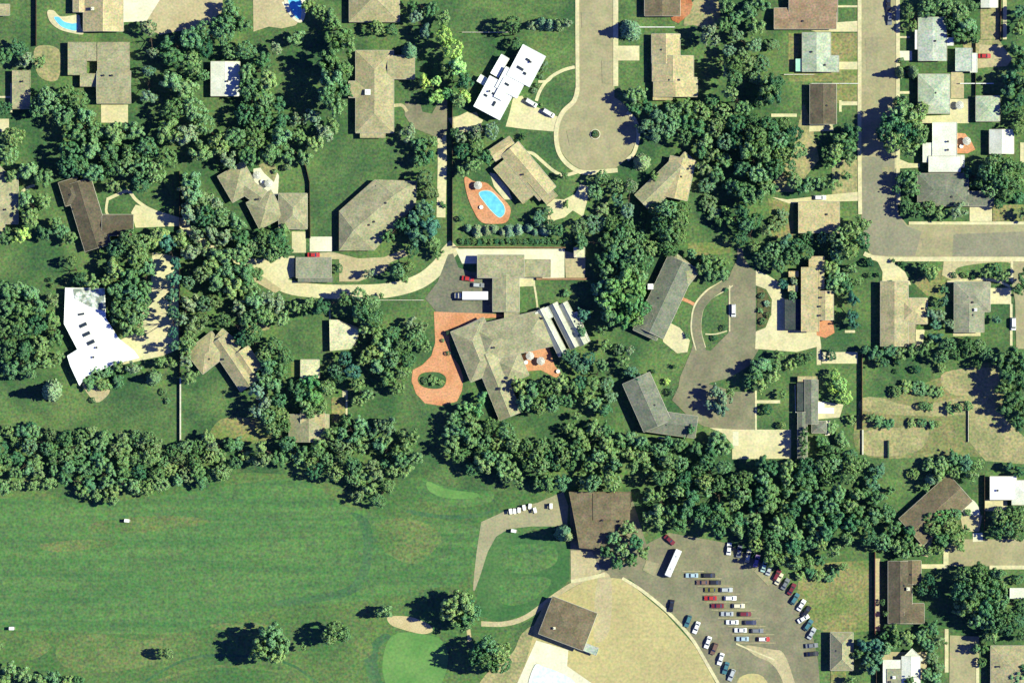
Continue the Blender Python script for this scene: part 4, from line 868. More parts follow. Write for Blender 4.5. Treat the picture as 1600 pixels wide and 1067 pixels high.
cart(19, 981, 0, 'white golf cart on the fairway near the left edge')
# terrace furniture
def parasol(x, y, label, r=1.7, col=WHITEP, z=.16):
    root = thing('parasol', label, 'parasol', (*W(x, y), z), random.random(), 'white parasols')
    m = MB(); m.tube((0, 0, 0), (0, 0, 2.5), .04, .04, 6); m.build('pole', DARK, root)
    m = MB(); n = 8; m.add([(0, 0, 2.55)] + [(r * math.cos(2 * math.pi * i / n), r * math.sin(2 * math.pi * i / n), 2.05) for i in range(n)], [(0, 1 + i, 1 + (i + 1) % n) for i in range(n)] + [(0, 1 + (i + 1) % n, 1 + i) for i in range(n)])
    m.build('canopy', col, root)
    m = MB(); m.tube((0, 0, 0), (0, 0, .12), .35, .3, 8); m.build('base', DARK, root)
def table(x, y, label, r=.8, z=.16):
    root = thing('garden_table', label, 'table', (*W(x, y), z), 0, 'garden tables')
    m = MB(); m.tube((0, 0, .68), (0, 0, .74), r, r, 12); m.build('table_top', WHITEP, root)
    m = MB(); m.tube((0, 0, 0), (0, 0, .68), .08, .08, 6); m.build('leg', WHITEP, root)
for x, y, l in [(828, 556, 'white parasol on the mansion terrace, western one'), (845, 564, 'white parasol on the mansion terrace, eastern one'), (747, 290, 'white parasol at the north end of the oval pool'),
                (402, 274, 'white parasol on the cluttered terrace, northern one'), (420, 287, 'white parasol on the cluttered terrace, southern one'), (1499, 165, 'white parasol on the tan patio of the eastern bungalow'), (1510, 221, 'white parasol on the orange brick patio')]: parasol(x, y, l)
for x, y, l in [(822, 566, 'round white table at the west of the mansion terrace'), (872, 580, 'round white table at the south tip of the mansion terrace'), (410, 284, 'round white table on the cluttered white terrace'), (1502, 229, 'small round table on the orange brick patio'), (752, 324, 'round white table beside the oval pool')]: table(x, y, l)
# cul-de-sac island planter
pl = thing('planter', 'round kerbed planter in the middle of the cul-de-sac', 'planter', (*W(930, 210), .05)); MARKS.append(('the cul-de-sac planter', 930, 210))
m = MB(); m.prism([(2 * math.cos(t), 2 * math.sin(t)) for t in [2 * math.pi * i / 20 for i in range(20)]], 0, .3); m.build('kerb', PCONC, pl)
m = MB(); m.prism([(1.75 * math.cos(t), 1.75 * math.sin(t)) for t in [2 * math.pi * i / 20 for i in range(20)]], .1, .36); m.build('soil', SOIL, pl)
# ---------------------------------------------------------------- trees and shrubs
def leaves(P_, Nrm, size):
    """one small quad per leaf spray at points P_, facing Nrm"""
    n = len(P_); up = rng.normal(size=(n, 3)); t = np.cross(Nrm, up); t /= np.linalg.norm(t, axis=1, keepdims=True) + 1e-9
    b = np.cross(Nrm, t); s = (size * rng.uniform(.7, 1.3, n))[:, None]
    V = np.stack([P_ - t * s - b * s * .7, P_ + t * s - b * s * .7, P_ + t * s * .8 + b * s * .7, P_ - t * s * .8 + b * s * .7], 1).reshape(-1, 3)
    return V
def mesh_quads(name, V, mat):
    me = bpy.data.meshes.new(name); n = len(V) // 4
    me.vertices.add(len(V)); me.vertices.foreach_set('co', V.astype(np.float32).ravel())
    me.loops.add(len(V)); me.loops.foreach_set('vertex_index', np.arange(len(V), dtype=np.int32))
    me.polygons.add(n); me.polygons.foreach_set('loop_start', np.arange(0, len(V), 4, dtype=np.int32)); me.polygons.foreach_set('loop_total', np.full(n, 4, dtype=np.int32))
    me.materials.append(mat); me.update(calc_edges=True); me.validate(); return me
def unit(n):
    d = rng.normal(size=(n, 3)); return d / np.linalg.norm(d, axis=1, keepdims=True)
def crown_mesh(i, nc, sparse=1.0):
    ph = rng.uniform(0, 6.28, 4); am = rng.uniform(.04, .13, 4)
    out = []
    for k in range(nc):
        while True:
            d = unit(1)[0]
            if d[2] > -.55: break
        az = math.atan2(d[1], d[0]); lim = 1 + sum(am[j] * math.sin((j + 2) * az + ph[j]) for j in range(4))
        cr_ = rng.uniform(.13, .25); c = d * np.array([1, 1, .9]) * (lim - cr_) * rng.uniform(.55, 1.0)
        if k < nc * .18: c *= .4
        m = int(170 * sparse * (cr_ / .26) ** 2)
        dd = unit(m); rr = cr_ * rng.uniform(.55, 1.05, m)[:, None]
        P_ = c + dd * rr * np.array([1, 1, .85])
        nn = dd + rng.normal(size=(m, 3)) * .42 + d * .45 + np.array([0, 0, .2]); nn /= np.linalg.norm(nn, axis=1, keepdims=True)
        out.append(leaves(P_, nn, .05))
    return mesh_quads('crown', np.concatenate(out), LEAF['d'])
def conifer_mesh(i):
    out = []; tiers = 13
    for k in range(tiers):
        f = k / tiers; R_ = (1 - f) ** .85; z = -1 + 2 * f
        nb = max(7, int(24 * (1 - f) + 6))
        for b in range(nb):
            a = 2 * math.pi * (b + rng.uniform(-.3, .3)) / nb + k * .7; L_ = R_ * rng.uniform(.75, 1.08); m = max(5, int(40 * L_))
            t = rng.uniform(.12, 1, m); P_ = np.stack([np.cos(a) * t * L_, np.sin(a) * t * L_, z - .10 * t * L_ + rng.normal(size=m) * .02], 1)
            P_[:, :2] += rng.normal(size=(m, 2)) * .07
            nn = np.stack([np.cos(a) * .5 + rng.normal(size=m) * .4, np.sin(a) * .5 + rng.normal(size=m) * .4, .8 + rng.normal(size=m) * .3], 1); nn /= np.linalg.norm(nn, axis=1, keepdims=True)
            out.append(leaves(P_, nn, .115))
    return mesh_quads('crown', np.concatenate(out), LEAF['c'])
CROWNS = [crown_mesh(i, n) for i, n in enumerate([34, 38, 42, 46, 40, 36, 44, 50])]
def dome_mesh(i):
    out = []; ph = rng.uniform(0, 6.28, 3)
    for k in range(95):
        while True:
            d = unit(1)[0]
            if d[2] > -.4: break
        az = math.atan2(d[1], d[0]); lim = 1 + .07 * math.sin(3 * az + ph[0]) + .07 * math.sin(5 * az + ph[1]) + .05 * math.sin(2 * az + ph[2])
        cr_ = rng.uniform(.09, .16); c = d * np.array([1, 1, .92]) * (lim - cr_) * rng.uniform(.78, 1.0); m = int(48 * (cr_ / .13) ** 2); dd = unit(m)
        P_ = c + dd * cr_ * rng.uniform(.5, 1.05, m)[:, None]; nn = dd * .8 + rng.normal(size=(m, 3)) * .5 + d * .5; nn /= np.linalg.norm(nn, axis=1, keepdims=True)
        out.append(leaves(P_, nn, .042))
    return mesh_quads('crown', np.concatenate(out), LEAF['d'])
DOMES = [dome_mesh(i) for i in range(5)]
OPEN = [crown_mesh(i, n, .75) for i, n in enumerate([22, 24, 26])]
CONES = [conifer_mesh(i) for i in range(3)]
def trunk_mesh(i):
    m = MB(); p = Vector((0, 0, -.02)); q = Vector((rng.uniform(-.03, .03), rng.uniform(-.03, .03), .5)); m.tube(p, q, .055, .035, 8)
    m.tube(q, q + Vector((rng.uniform(-.04, .04), rng.uniform(-.04, .04), .35)), .035, .012, 6)
    for k in range(6):
        a = k * 1.05 + rng.uniform(-.3, .3); z = rng.uniform(.3, .52); L_ = rng.uniform(.18, .3)
        st = Vector((0, 0, z)) ; m.tube(st, st + Vector((math.cos(a) * L_, math.sin(a) * L_, rng.uniform(.14, .3))), .022, .007, 5)
    return m.mesh('trunk', BARK)
TRUNKS = [trunk_mesh(i) for i in range(4)]
TREES = []
def tree(x, y, r, k, H=None, cat='tree', name=None):
    rm = r * S
    if H is None: H = 2.2 + 1.75 * rm
    if cat == 'tree' and H > 5: H = min(21, H * 1.22)
    TREES.append(dict(x=x, y=y, r=r, k=k, H=H, cat=cat, name=name))
def T(txt, **kw):
    for ln in txt.replace('\n', ';').split(';'):
        p = ln.split()
        if len(p) >= 4: tree(float(p[0]), float(p[1]), float(p[2]), p[3], float(p[4]) if len(p) > 4 else None, **kw)

# north-west gardens
T("""8 88 17 d;28 76 16 k;42 95 14 g;64 98 12 d;78 158 20 d;104 150 17 d;125 158 18 d;60 170 15 d;100 180 18 d;136 182 16 d
8 170 12 d;22 215 18 d;16 240 18 d;120 208 19 d;150 205 18 d;180 210 20 d;210 205 18 d;112 240 20 d;145 236 18 d;172 240 18 k
234 44 13 g 8;240 84 9 g 8;233 112 10 g 7;234 152 15 g 8;262 70 15 d 8;275 92 20 d;300 62 21 d;322 48 16 d;350 48 22 d;378 40 17 d;362 18 16 d;300 100 19 d;322 75 15 k;360 82 13 d;385 80 16 d
268 128 18 d;292 140 20 d;318 118 10 d;305 172 20 d;272 172 19 d;262 206 21 d;232 232 18 d;292 212 21 g;322 196 17 d;318 240 20 d;345 225 18 d;372 215 20 d;384 180 17 d;390 245 18 d;390 140 18 d;388 112 16 d;358 252 16 g;262 248 18 d;205 245 16 d""")
# north-centre gardens
T("""412 96 16 d;420 128 19 d;412 158 19 d;432 76 12 g;464 60 14 d;412 186 17 d;436 165 14 d;398 200 16 d;515 95 20 d 17;530 60 20 d 15;545 72 16 d 14;520 125 21 d 18;538 108 17 d 16;512 150 18 d 18;528 165 18 d 16;538 142 15 d 14;520 35 16 d;500 20 15 d;482 8 12 d
462 190 14 g;488 186 17 g;508 208 17 g;494 225 16 d;470 215 14 d;440 215 18 d;424 240 18 d;400 222 15 d;450 242 15 d;520 196 14 d;478 248 13 d;440 190 14 k
590 45 12 d;612 48 10 d;650 28 12 g 9;664 52 11 g 9;640 82 12 c 9;676 14 14 d;694 30 15 d;645 10 10 d;694 58 15 y 12;708 78 17 y 12;716 104 17 y 12;700 112 14 d;726 128 15 d 11;716 156 15 d;726 150 12 y;664 130 11 y 8;682 128 10 y 8;682 152 13 y 9;702 148 12 e;640 208 15 g 8;655 226 14 d;668 245 13 d;676 222 10 d
720 216 11 g;742 208 12 g;768 206 13 g;745 228 13 d;722 236 13 d;738 258 15 d;758 246 13 d;724 268 12 d;710 208 8 d;800 40 15 k 11;806 70 9 k""")
# between the two long houses
T("""46 268 17 d;70 280 16 d;20 275 13 d;108 262 18 k;130 262 16 d;152 270 18 d;176 262 17 k;196 262 17 d;222 262 18 d;246 270 18 d;178 290 12 o;70 318 16 d 8;50 340 17 d;42 312 15 d;36 368 15 y 7;10 372 13 k;72 366 13 k;100 362 15 d 7;90 350 12 d;112 372 12 d;114 408 9 d 8
222 286 16 k;202 376 18 k;184 388 16 k;222 380 17 d;216 402 18 d;245 372 17 d 8;262 378 16 m 8;284 376 16 d;232 418 15 d;300 288 20 d;316 312 19 o 9;298 334 19 g 11;322 338 17 d;304 308 17 d 11;290 300 14 g 12;345 340 17 d;372 350 15 d;338 318 14 g;330 365 17 g;308 368 16 g;352 372 15 g;300 395 17 g;322 392 14 o;378 372 15 d
352 400 18 d;378 396 18 d;398 384 13 d;332 414 17 d;356 424 19 d;382 422 19 d;340 440 17 d;366 448 19 d;392 448 16 d;318 428 15 o;402 428 12 d;295 442 11 o 9;298 474 17 g;320 476 14 o;336 472 12 o;285 500 14 g 9;302 512 17 o;296 535 17 d;316 500 12 o;375 480 14 g;350 500 12 k;398 470 17 d;390 500 16 d;410 492 16 d;420 470 16 g;398 522 15 d;378 528 13 k
182 424 17 d;205 432 18 d;188 452 18 d;210 462 19 d;228 448 14 d;192 482 18 d;214 490 19 d;226 470 12 d;200 512 15 d;218 516 13 d;180 500 9 k;144 440 15 d;126 436 12 k;168 438 11 d;272 436 13 m 12;270 462 13 m 12;275 412 11 m 10;272 488 11 m 12;272 520 9 m 14;274 540 10 m 11
6 452 16 d;28 452 17 d;50 458 15 d;12 482 18 d;38 484 18 d;62 480 15 d;84 470 12 o;8 512 18 k;34 515 18 d;58 508 17 d;84 500 15 d;12 545 18 k;40 548 18 k;66 540 16 d;88 530 14 d;20 576 17 k;48 578 17 k;72 566 15 d;92 560 12 d
82 610 15 c 14;150 582 13 d 5;168 578 12 d 5;186 574 10 d;140 596 12 d 5;162 600 13 d 5;185 596 12 k 5;210 576 12 g;240 590 11 c 8;252 566 11 d;270 568 10 d 7;292 565 13 g;298 590 13 d;290 548 12 d""")
# long drive and its south side
T("""414 372 15 d;434 374 17 d;424 392 18 d;446 392 13 d;442 362 13 d;404 390 12 k;578 428 9 g 7;622 424 12 d 9;640 418 10 d;632 436 9 d;530 420 7 d 5;606 370 12 d 8;628 352 13 k;648 340 15 m;664 326 16 m;672 352 17 m;650 368 17 m;676 378 14 d;644 392 11 k;672 300 13 o;665 278 14 o;655 252 13 d;684 396 10 d
436 474 15 g;418 494 15 d;440 500 14 d;462 480 12 d;484 474 13 d;504 478 14 k;478 488 9 k;540 468 13 d 9;562 464 14 d 10;580 474 15 d 10;565 486 16 d 11;584 498 16 d 11;572 512 14 d;590 520 15 d;602 540 15 d;586 548 14 d;612 522 14 d;630 540 15 d;648 528 16 d;642 505 11 g 7;660 512 10 o;664 540 12 d;612 560 15 d;638 562 13 d;590 572 14 d;606 590 14 d;630 582 12 d;622 606 13 d
430 540 14 d;446 556 14 d;414 552 13 d;420 572 15 d;440 580 14 d;412 592 13 d;428 600 15 d 8;486 596 15 e 9;470 612 15 d 9;492 618 16 e 9;512 606 13 d 9;478 634 12 d 8;504 636 12 d 8;458 606 11 k 8;402 612 15 g 12;414 628 14 g 12;402 642 14 g 11;420 650 13 d 10;436 626 13 d;440 648 13 d;428 670 13 d;444 664 12 d;390 528 12 k;540 560 12 m;552 580 13 m;524 580 12 m;570 560 13 d;560 600 13 d;576 616 12 d;560 626 11 d;530 590 10 k""")
# around the mansion
T("""728 636 13 e 8;746 642 12 e 8;752 622 10 e 7;735 660 15 d 10;812 602 15 d 9;832 610 16 d 9;854 604 15 d 9;876 600 15 d 9;896 604 14 d 9;820 628 15 d 9;842 634 14 d 9;862 630 14 d 9;884 626 14 d 9;906 596 14 k;908 572 14 m 6;896 560 12 m 6;884 556 9 m 6;920 560 11 m;916 620 13 d;926 598 12 d;930 630 12 d;900 650 9 d 6;888 668 10 d
938 450 16 m 10;948 424 14 d;940 405 14 k;958 396 17 k;974 412 17 k;948 380 15 k;970 386 15 d;992 398 16 d 11;1008 410 14 d;988 420 14 d;1000 434 13 d;1014 388 14 d;956 448 16 e 13;976 440 17 e 13;998 452 15 e 12;946 472 17 e 13;968 468 18 e 14;990 474 18 e 13;1004 482 13 e 11;952 494 16 d 12;974 500 16 e 12;992 498 13 e 11;912 492 12 m;908 520 10 m
968 545 10 o 5;984 548 9 g;972 565 11 d;985 580 12 m 7;996 592 9 m;945 540 10 d;938 515 10 k;940 570 12 d;948 600 12 o 5;954 620 12 o 5;945 640 12 d""")
# around the cul-de-sac and east of it
T("""832 42 10 g 9;846 38 9 c 9;859 40 9 c 9;872 40 9 c 9;886 38 10 g 9;985 48 15 c 10;996 148 15 d 9;985 150 12 d 9;1010 168 12 d;990 170 12 d;1003 254 12 c 7;1008 198 15 o;1024 210 16 o 11;1028 184 16 o;1046 200 17 d;1052 176 16 d;1070 190 16 d;1072 166 14 d;1090 200 16 d;1068 214 14 k;1094 176 16 d;1102 222 15 d;1116 200 15 o;1128 176 15 d;1132 222 14 o;1112 160 13 d
1108 50 13 g 12;1100 62 10 g;1116 66 9 g 12;1128 40 14 d;1148 30 16 d;1170 18 16 k;1135 10 14 d;1190 8 14 d;1182 42 15 d;1150 56 13 o;1138 80 12 g;1144 100 14 d 13;1146 124 14 d 14;1142 148 14 d 14;1136 110 10 g;1160 82 11 o;1178 72 14 o;1168 100 14 o;1190 100 14 o 5;1206 70 13 o 5;1180 122 11 o 5;1198 140 18 k 13;1210 130 16 k 13;1208 152 15 k;1188 158 14 k;1160 170 15 d;1150 195 16 d;1175 190 14 k;1180 215 18 d 13;1200 200 17 d;1168 236 17 d 13;1192 240 18 d 13;1150 220 13 d;1215 220 17 d;1220 244 16 d;1238 210 15 k;1225 196 13 d;1246 236 14 d
1130 250 13 d;1112 244 12 o;1094 240 12 d;1100 264 13 o;1120 272 14 d 7;1105 290 14 o 5;1140 292 13 d;1162 264 16 k;1184 272 18 d 12;1208 264 17 d 12;1232 262 13 k;1160 300 18 d 12;1180 306 17 d 12;1196 292 15 d;1134 328 7 y 6;1140 346 8 e 7;1122 346 8 d 6;1158 330 14 k 11;1162 352 14 k 11;1156 372 13 k;1108 318 14 o 4;1116 332 12 o 4;1240 284 13 d;1262 290 12 d;1278 285 12 d;1300 288 12 d;1250 295 10 k;1206 296 10 d;1312 218 14 d;1326 230 16 d;1332 208 15 k;1306 236 15 d;1300 252 13 e;1326 250 11 o;1290 240 11 k;1322 276 10 d
880 275 8 k;884 320 6 d;905 356 14 o 6;930 350 16 o 5;908 378 12 d;942 330 14 o 5;955 348 12 d;930 300 13 d 6;940 278 12 d;962 290 13 d;985 292 12 g;980 330 12 g;964 312 12 m;980 352 12 d;1000 372 12 d;1042 330 18 d 12;1060 345 16 d 12;1046 362 18 d 12;1030 350 16 k 12;1060 370 14 d;1068 328 13 d;1040 384 14 d;1024 328 12 k;1050 392 10 d;985 372 14 d;968 366 13 d;1022 276 8 d
1104 408 13 d 7;1124 412 14 d 7;1112 428 14 d 7;1130 430 11 d 7;1096 420 11 d;842 342 14 m 6;860 352 9 k;856 330 8 d;872 360 10 d;1080 396 9 d""")
# north-east gardens
T("""1408 178 20 d 13;1428 190 19 d 13;1392 192 20 d 13;1412 208 21 d 14;1436 212 15 d 12;1394 220 19 d 13;1420 230 18 d 12;1380 206 15 k 13;1438 172 12 d;1405 162 13 d;1426 113 9 c 9;1406 114 8 c 9;1448 14 17 d;1472 10 17 d;1418 20 12 k;1424 42 9 d;1498 20 16 d;1510 40 16 d;1496 56 13 d;1520 58 13 d;1484 38 11 k;1516 12 14 k;1595 20 14 d;1590 48 13 d;1588 80 12 d 8;1596 100 16 k;1580 122 17 k;1598 132 17 k 12;1576 140 15 k;1592 158 14 k;1572 170 10 d;1598 180 13 d;1590 200 12 d
1550 256 16 d 12;1568 262 17 d 12;1560 280 17 d 12;1540 268 15 d 12;1580 285 15 d;1530 284 14 k;1545 296 14 d;1572 302 13 d;1590 262 13 k;1512 270 10 k;1560 318 9 d;1592 310 12 d 5;1598 335 11 o;1422 276 14 d 9;1408 282 12 k;1425 296 13 d;1415 322 13 k 7;1430 330 13 d 7;1448 326 13 d 7;1468 334 12 d 6;1495 330 15 g 8;1400 296 8 k;1590 285 12 d
1310 372 17 d 12;1330 362 17 d 12;1346 352 15 d 11;1344 376 15 d 12;1326 388 17 d 12;1308 398 14 d;1262 372 11 d 5;1285 372 10 d;1246 384 12 d;1226 380 14 m;1206 392 15 d;1190 404 14 k;1178 385 10 d;1236 402 15 d;1216 412 13 d;1258 394 13 k;1200 360 13 o;1216 348 13 o 4;1222 336 11 o 4;1180 345 12 d;1296 418 13 d;1310 434 16 d 7;1322 446 13 d 7;1305 450 12 d;1330 420 10 d;1296 440 12 k;1340 440 9 d;1358 410 7 k 5;1225 444 10 m 5;1240 440 8 g;1238 462 9 m 5""")
# along the fence gardens, cross road south
T("""1332 468 11 m 8;1330 494 11 m 8;1334 508 8 m;1456 424 13 d 6;1442 418 10 k;1452 432 10 k;1474 452 8 k 5;1474 470 9 m 8;1462 476 10 k 7;1468 492 12 g 5;1452 490 9 g;1462 506 11 m 5;1482 506 9 g;1540 428 9 d;1555 422 11 d 5;1565 432 11 d;1598 438 15 k 9;1590 452 12 k;1556 500 9 m;1464 528 11 m 5;1480 538 13 d;1508 538 12 k;1530 540 11 d;1448 540 10 d;1350 546 9 k;1368 552 13 d 6;1388 548 13 k 6;1404 552 12 d 6;1380 566 10 k;1424 548 11 d;1402 566 6 k 4;1440 548 11 k;1470 556 13 d;1490 552 11 d;1512 548 12 k;1540 552 11 d
1470 574 8 d 4;1432 577 7 k 4;1526 568 8 k;1562 562 17 k 10;1582 556 16 k 11;1600 568 17 k;1572 586 18 k 12;1594 596 18 k 12;1566 606 15 k 11;1584 622 18 k 12;1600 640 17 k;1572 636 14 k;1590 660 14 k;1400 612 9 d 4;1416 604 12 d 4;1436 606 13 d 4;1454 610 12 d 4;1468 612 9 d 4;1442 634 8 d 4;1452 636 8 d 3.5;1484 638 11 d 4;1496 636 8 d;1512 634 8 d 4;1372 658 11 d 5;1388 662 11 d 5;1360 652 8 d;1424 662 8 d 3;1440 660 8 d 3;1456 662 7 d 3;1465 662 6 d 3
1452 726 13 d 6;1472 722 14 d 7;1490 716 14 d 7;1508 722 15 m 7;1526 726 12 d 6;1466 738 12 d;1490 738 11 d;1516 742 11 d;1454 750 9 c 8;1446 762 8 d;1590 736 10 k;1575 728 8 k;1428 740 9 d 4
1190 570 16 d 8;1204 590 14 d 8;1178 584 15 d 9;1188 600 13 d 8;1212 572 12 d;1168 596 10 k;1250 562 11 d 5;1234 570 11 d 5;1262 558 9 k;1216 554 9 d;1130 624 14 g 9;1118 612 12 g 9;1126 640 12 g 8;1110 632 10 g;1140 612 9 d;1298 555 9 k 5;1312 600 12 y 7;1318 620 13 y 7;1304 586 9 y;1300 608 8 y;1198 640 9 k 5;1222 616 7 d;1222 664 6 d 4
1300 668 11 d 4;1316 690 13 d 5;1284 690 12 d 5;1300 706 12 d;1328 712 12 d;1256 676 8 k 8;1254 690 8 k 8;1254 704 8 k 8;1330 656 9 d 4;1050 612 6 o 4;1042 596 6 y 3
1348 722 10 d;1372 736 14 m 6;1362 756 13 m 6;1368 778 13 d;1350 770 10 d;1390 766 8 d;1386 800 14 d;1366 806 14 d;1396 824 13 d;1356 838 14 k 10;1378 846 14 d 9;1400 852 14 d 8;1416 846 13 d 8;1432 858 12 d 6;1350 818 12 d 9;1340 800 12 d;1420 828 11 d;1412 866 10 d;1450 862 9 d;1466 860 9 d
1470 808 15 e 7;1456 824 14 d 8;1482 820 14 d 8;1470 840 14 d 8;1494 838 13 d 7;1490 804 12 d 6;1446 808 9 k;1498 852 11 d;1512 800 6 d 3;1506 826 9 d;1560 806 14 d 9;1578 802 13 d 9;1572 822 15 d 9;1592 816 14 d 9;1556 830 12 d;1596 798 11 d;1590 835 11 d
1506 900 16 d 12;1528 895 17 d 12;1550 900 15 d 12;1500 922 17 d 13;1522 920 19 d 14;1546 922 18 d 13;1562 914 13 d 11;1514 944 18 d 13;1538 946 19 d 14;1560 940 15 d 12;1528 966 17 d 12;1550 970 17 d 12;1568 960 14 d 11;1500 950 14 d;1546 992 13 d 9;1570 980 13 k 9;1588 968 14 k 9;1596 946 13 k;1596 990 13 k 8;1590 905 9 d 5;1440 920 10 k 6;1450 905 10 k;1460 925 9 k
1352 1008 13 m 9;1368 1006 13 m 9;1384 1012 13 d 8;1400 1000 14 d 8;1418 996 13 d 7;1396 984 9 d;1440 990 13 d 7;1456 982 13 d 7;1450 1006 13 d 6;1466 1000 11 o;1456 1026 11 o 5;1466 1040 11 o 4;1446 1050 11 d 6;1462 1060 12 d 5;1356 1028 12 m 8;1370 1024 12 m 8;1362 1044 11 m 8;1340 1020 11 k;1420 1062 9 k 6;1524 1012 9 d 7;1536 1012 9 d 6;1534 1034 8 d 4;1588 1058 13 d 6;1600 1045 11 d;1330 1062 9 d;1395 880 7 d 4;1380 992 8 d;1378 940 5 d 5;1384 958 6 k
1280 874 11 k 4;1266 892 11 d 4;1280 898 12 d 4.5;1294 902 10 d 4;1304 892 10 k 4.5;1250 898 9 d 4;1316 884 9 d""")
# fairway trees
T("""425 988 21 d 17;440 1005 20 d 17;411 1012 22 d 17;432 1022 17 d 16;527 984 17 d 12;517 991 15 d 12;538 990 12 d 11;474 1010 6 d 6;604 954 12 d 9;594 956 8 d 8;720 938 21 d 15;735 952 18 d 14;704 950 21 d 15;728 970 18 d 13;762 1010 19 d 15;779 1018 19 d 15;762 1030 19 d 15;747 1020 17 d 15;784 1036 15 d 13;264 1020 9 d 8;254 1018 7 d 7;178 782 11 d 9
18 1046 15 d 9;40 1054 15 d 9;62 1062 16 d;84 1058 14 d 8;104 1064 13 d 7;124 1062 10 d 6;6 1064 14 d;-2 1010 9 d;880 832 12 c 14;886 836 9 c 12;960 838 13 d 9;980 824 14 d 9;948 862 12 d 8;972 858 14 d 9;992 846 14 d 9;964 880 11 d 7;986 874 12 d 8;1004 862 12 d 8""")

# tree belts: grown inside their outlines, each crown placed singly
def inside(p, poly):
    c = False; n = len(poly)
    for i in range(n):
        (x1, y1), (x2, y2) = poly[i], poly[(i + 1) % n]
        if (y1 > p[1]) != (y2 > p[1]) and p[0] < (x2 - x1) * (p[1] - y1) / (y2 - y1) + x1: c = not c
    return c
def belt(poly, step, r0, r1, kinds, h0, h1, key):
    xs = [p[0] for p in poly]; ys = [p[1] for p in poly]; y = min(ys); row = 0; n = 0
    while y < max(ys):
        x = min(xs) + (row % 2) * step / 2
        while x < max(xs):
            q = (x + random.uniform(-.3, .3) * step, y + random.uniform(-.3, .3) * step)
            if inside(q, poly): tree(q[0], q[1], random.uniform(r0, r1), random.choice(kinds), random.uniform(h0, h1)); TREES[-1]['belt'] = key
            x += step
        y += step * .86; row += 1
belt([(-20, 672), (30, 668), (60, 660), (110, 672), (160, 664), (200, 676), (270, 684), (330, 680), (372, 688), (392, 712), (375, 738), (320, 748), (240, 756), (195, 778), (175, 782), (100, 762), (-20, 764)], 22, 10.5, 15, 'ddddo', 4.6, 8, 'west')
belt([(395, 696), (445, 700), (470, 682), (500, 692), (555, 640), (600, 640), (650, 680), (662, 730), (612, 742), (600, 786), (568, 784), (535, 748), (500, 746), (460, 732), (400, 730)], 23, 10.5, 15.5, 'ddddo', 6, 10.5, 'middle west')
belt([(700, 632), (742, 652), (800, 660), (850, 684), (900, 664), (985, 672), (1016, 690), (1020, 735), (930, 760), (860, 756), (800, 764), (745, 748), (705, 720)], 23, 11, 16, 'dddd', 6.5, 11, 'middle east')
belt([(1010, 745), (1060, 706), (1100, 716), (1145, 724), (1240, 722), (1330, 725), (1345, 760), (1340, 850), (1300, 868), (1250, 880), (1195, 872), (1130, 838), (1050, 820), (1000, 805)], 24.5, 11.5, 17, 'dddd', 7, 12, 'clubhouse')
T("""1062 694 13 d 8;514 676 12 d 9;500 694 13 d 8;450 692 13 d 8;486 646 11 d 8;1046 692 12 d 7;1078 672 9 d 7;1030 704 14 d 8;1004 694 12 d 7;1118 686 15 d 8;1130 700 15 d 8;1112 706 14 d 8;1086 700 12 k 7;1046 716 12 d 7""")
# hedges and shrubs
T("".join('%g %g %g g %g;' % (x + (i * 7 % 5) - 2, 360 + (i * 5 % 7) - 3, 6 + (i * 3 % 4), 4 + (i * 5 % 4) * .6) for i, x in enumerate(range(733, 858, 13))), cat='shrub', name='cypress')
T("".join('%g %g %g k %g;' % (x, 377 + (i % 2), 5, 2.2) for i, x in enumerate(range(722, 905, 9))), cat='shrub', name='hedge_shrub')
T("""930 210 5 k 2;1190 462 5 o 2;1198 474 6 g 2;1200 492 5 o 2;1192 502 6 k 2;1187 485 5 d 2;676 594 9 d 2.6;664 594 6 o 1.8;688 597 6 d 2;1134 453 4 k 2;1073 524 5 k 2;1132 512 5 k 2.5;1116 528 5 k 2;1054 572 4 k 3;1022 580 4 k 3;818 214 6 k 4;808 222 5 k 3;720 342 5 k 3;1358 430 4 k 3;1372 430 4 k 3;1395 408 4 k 3;1410 412 4 k 3;690 318 4 o 2;694 322 4 d 2;1400 580 4 k 2;846 164 3 d 1;846 120 5 o 2;850 108 6 o 2;852 100 5 g 2;840 134 5 o 2;835 142 5 g 2;1058 72 4 d;1078 108 5 o 2;1490 430 5 k 2;1508 430 6 d 2;1520 432 5 d 2;1408 95 5 k 2;1392 440 3 k 1;80 437 4 k 3;82 446 4 k 3;98 438 4 k 3;145 625 5 o 2;255 612 6 o 2;262 626 6 o 2;550 570 5 d 2;596 462 5 d;430 268 5 o 2;424 255 5 o 2;438 248 8 d 4;450 262 6 g 4;432 240 6 d 4;700 520 4 k 3;692 532 3 d 1.5;700 552 4 k 2;782 655 4 d;885 458 7 d 3;350 240 8 d 5""", cat='shrub', name='shrub')

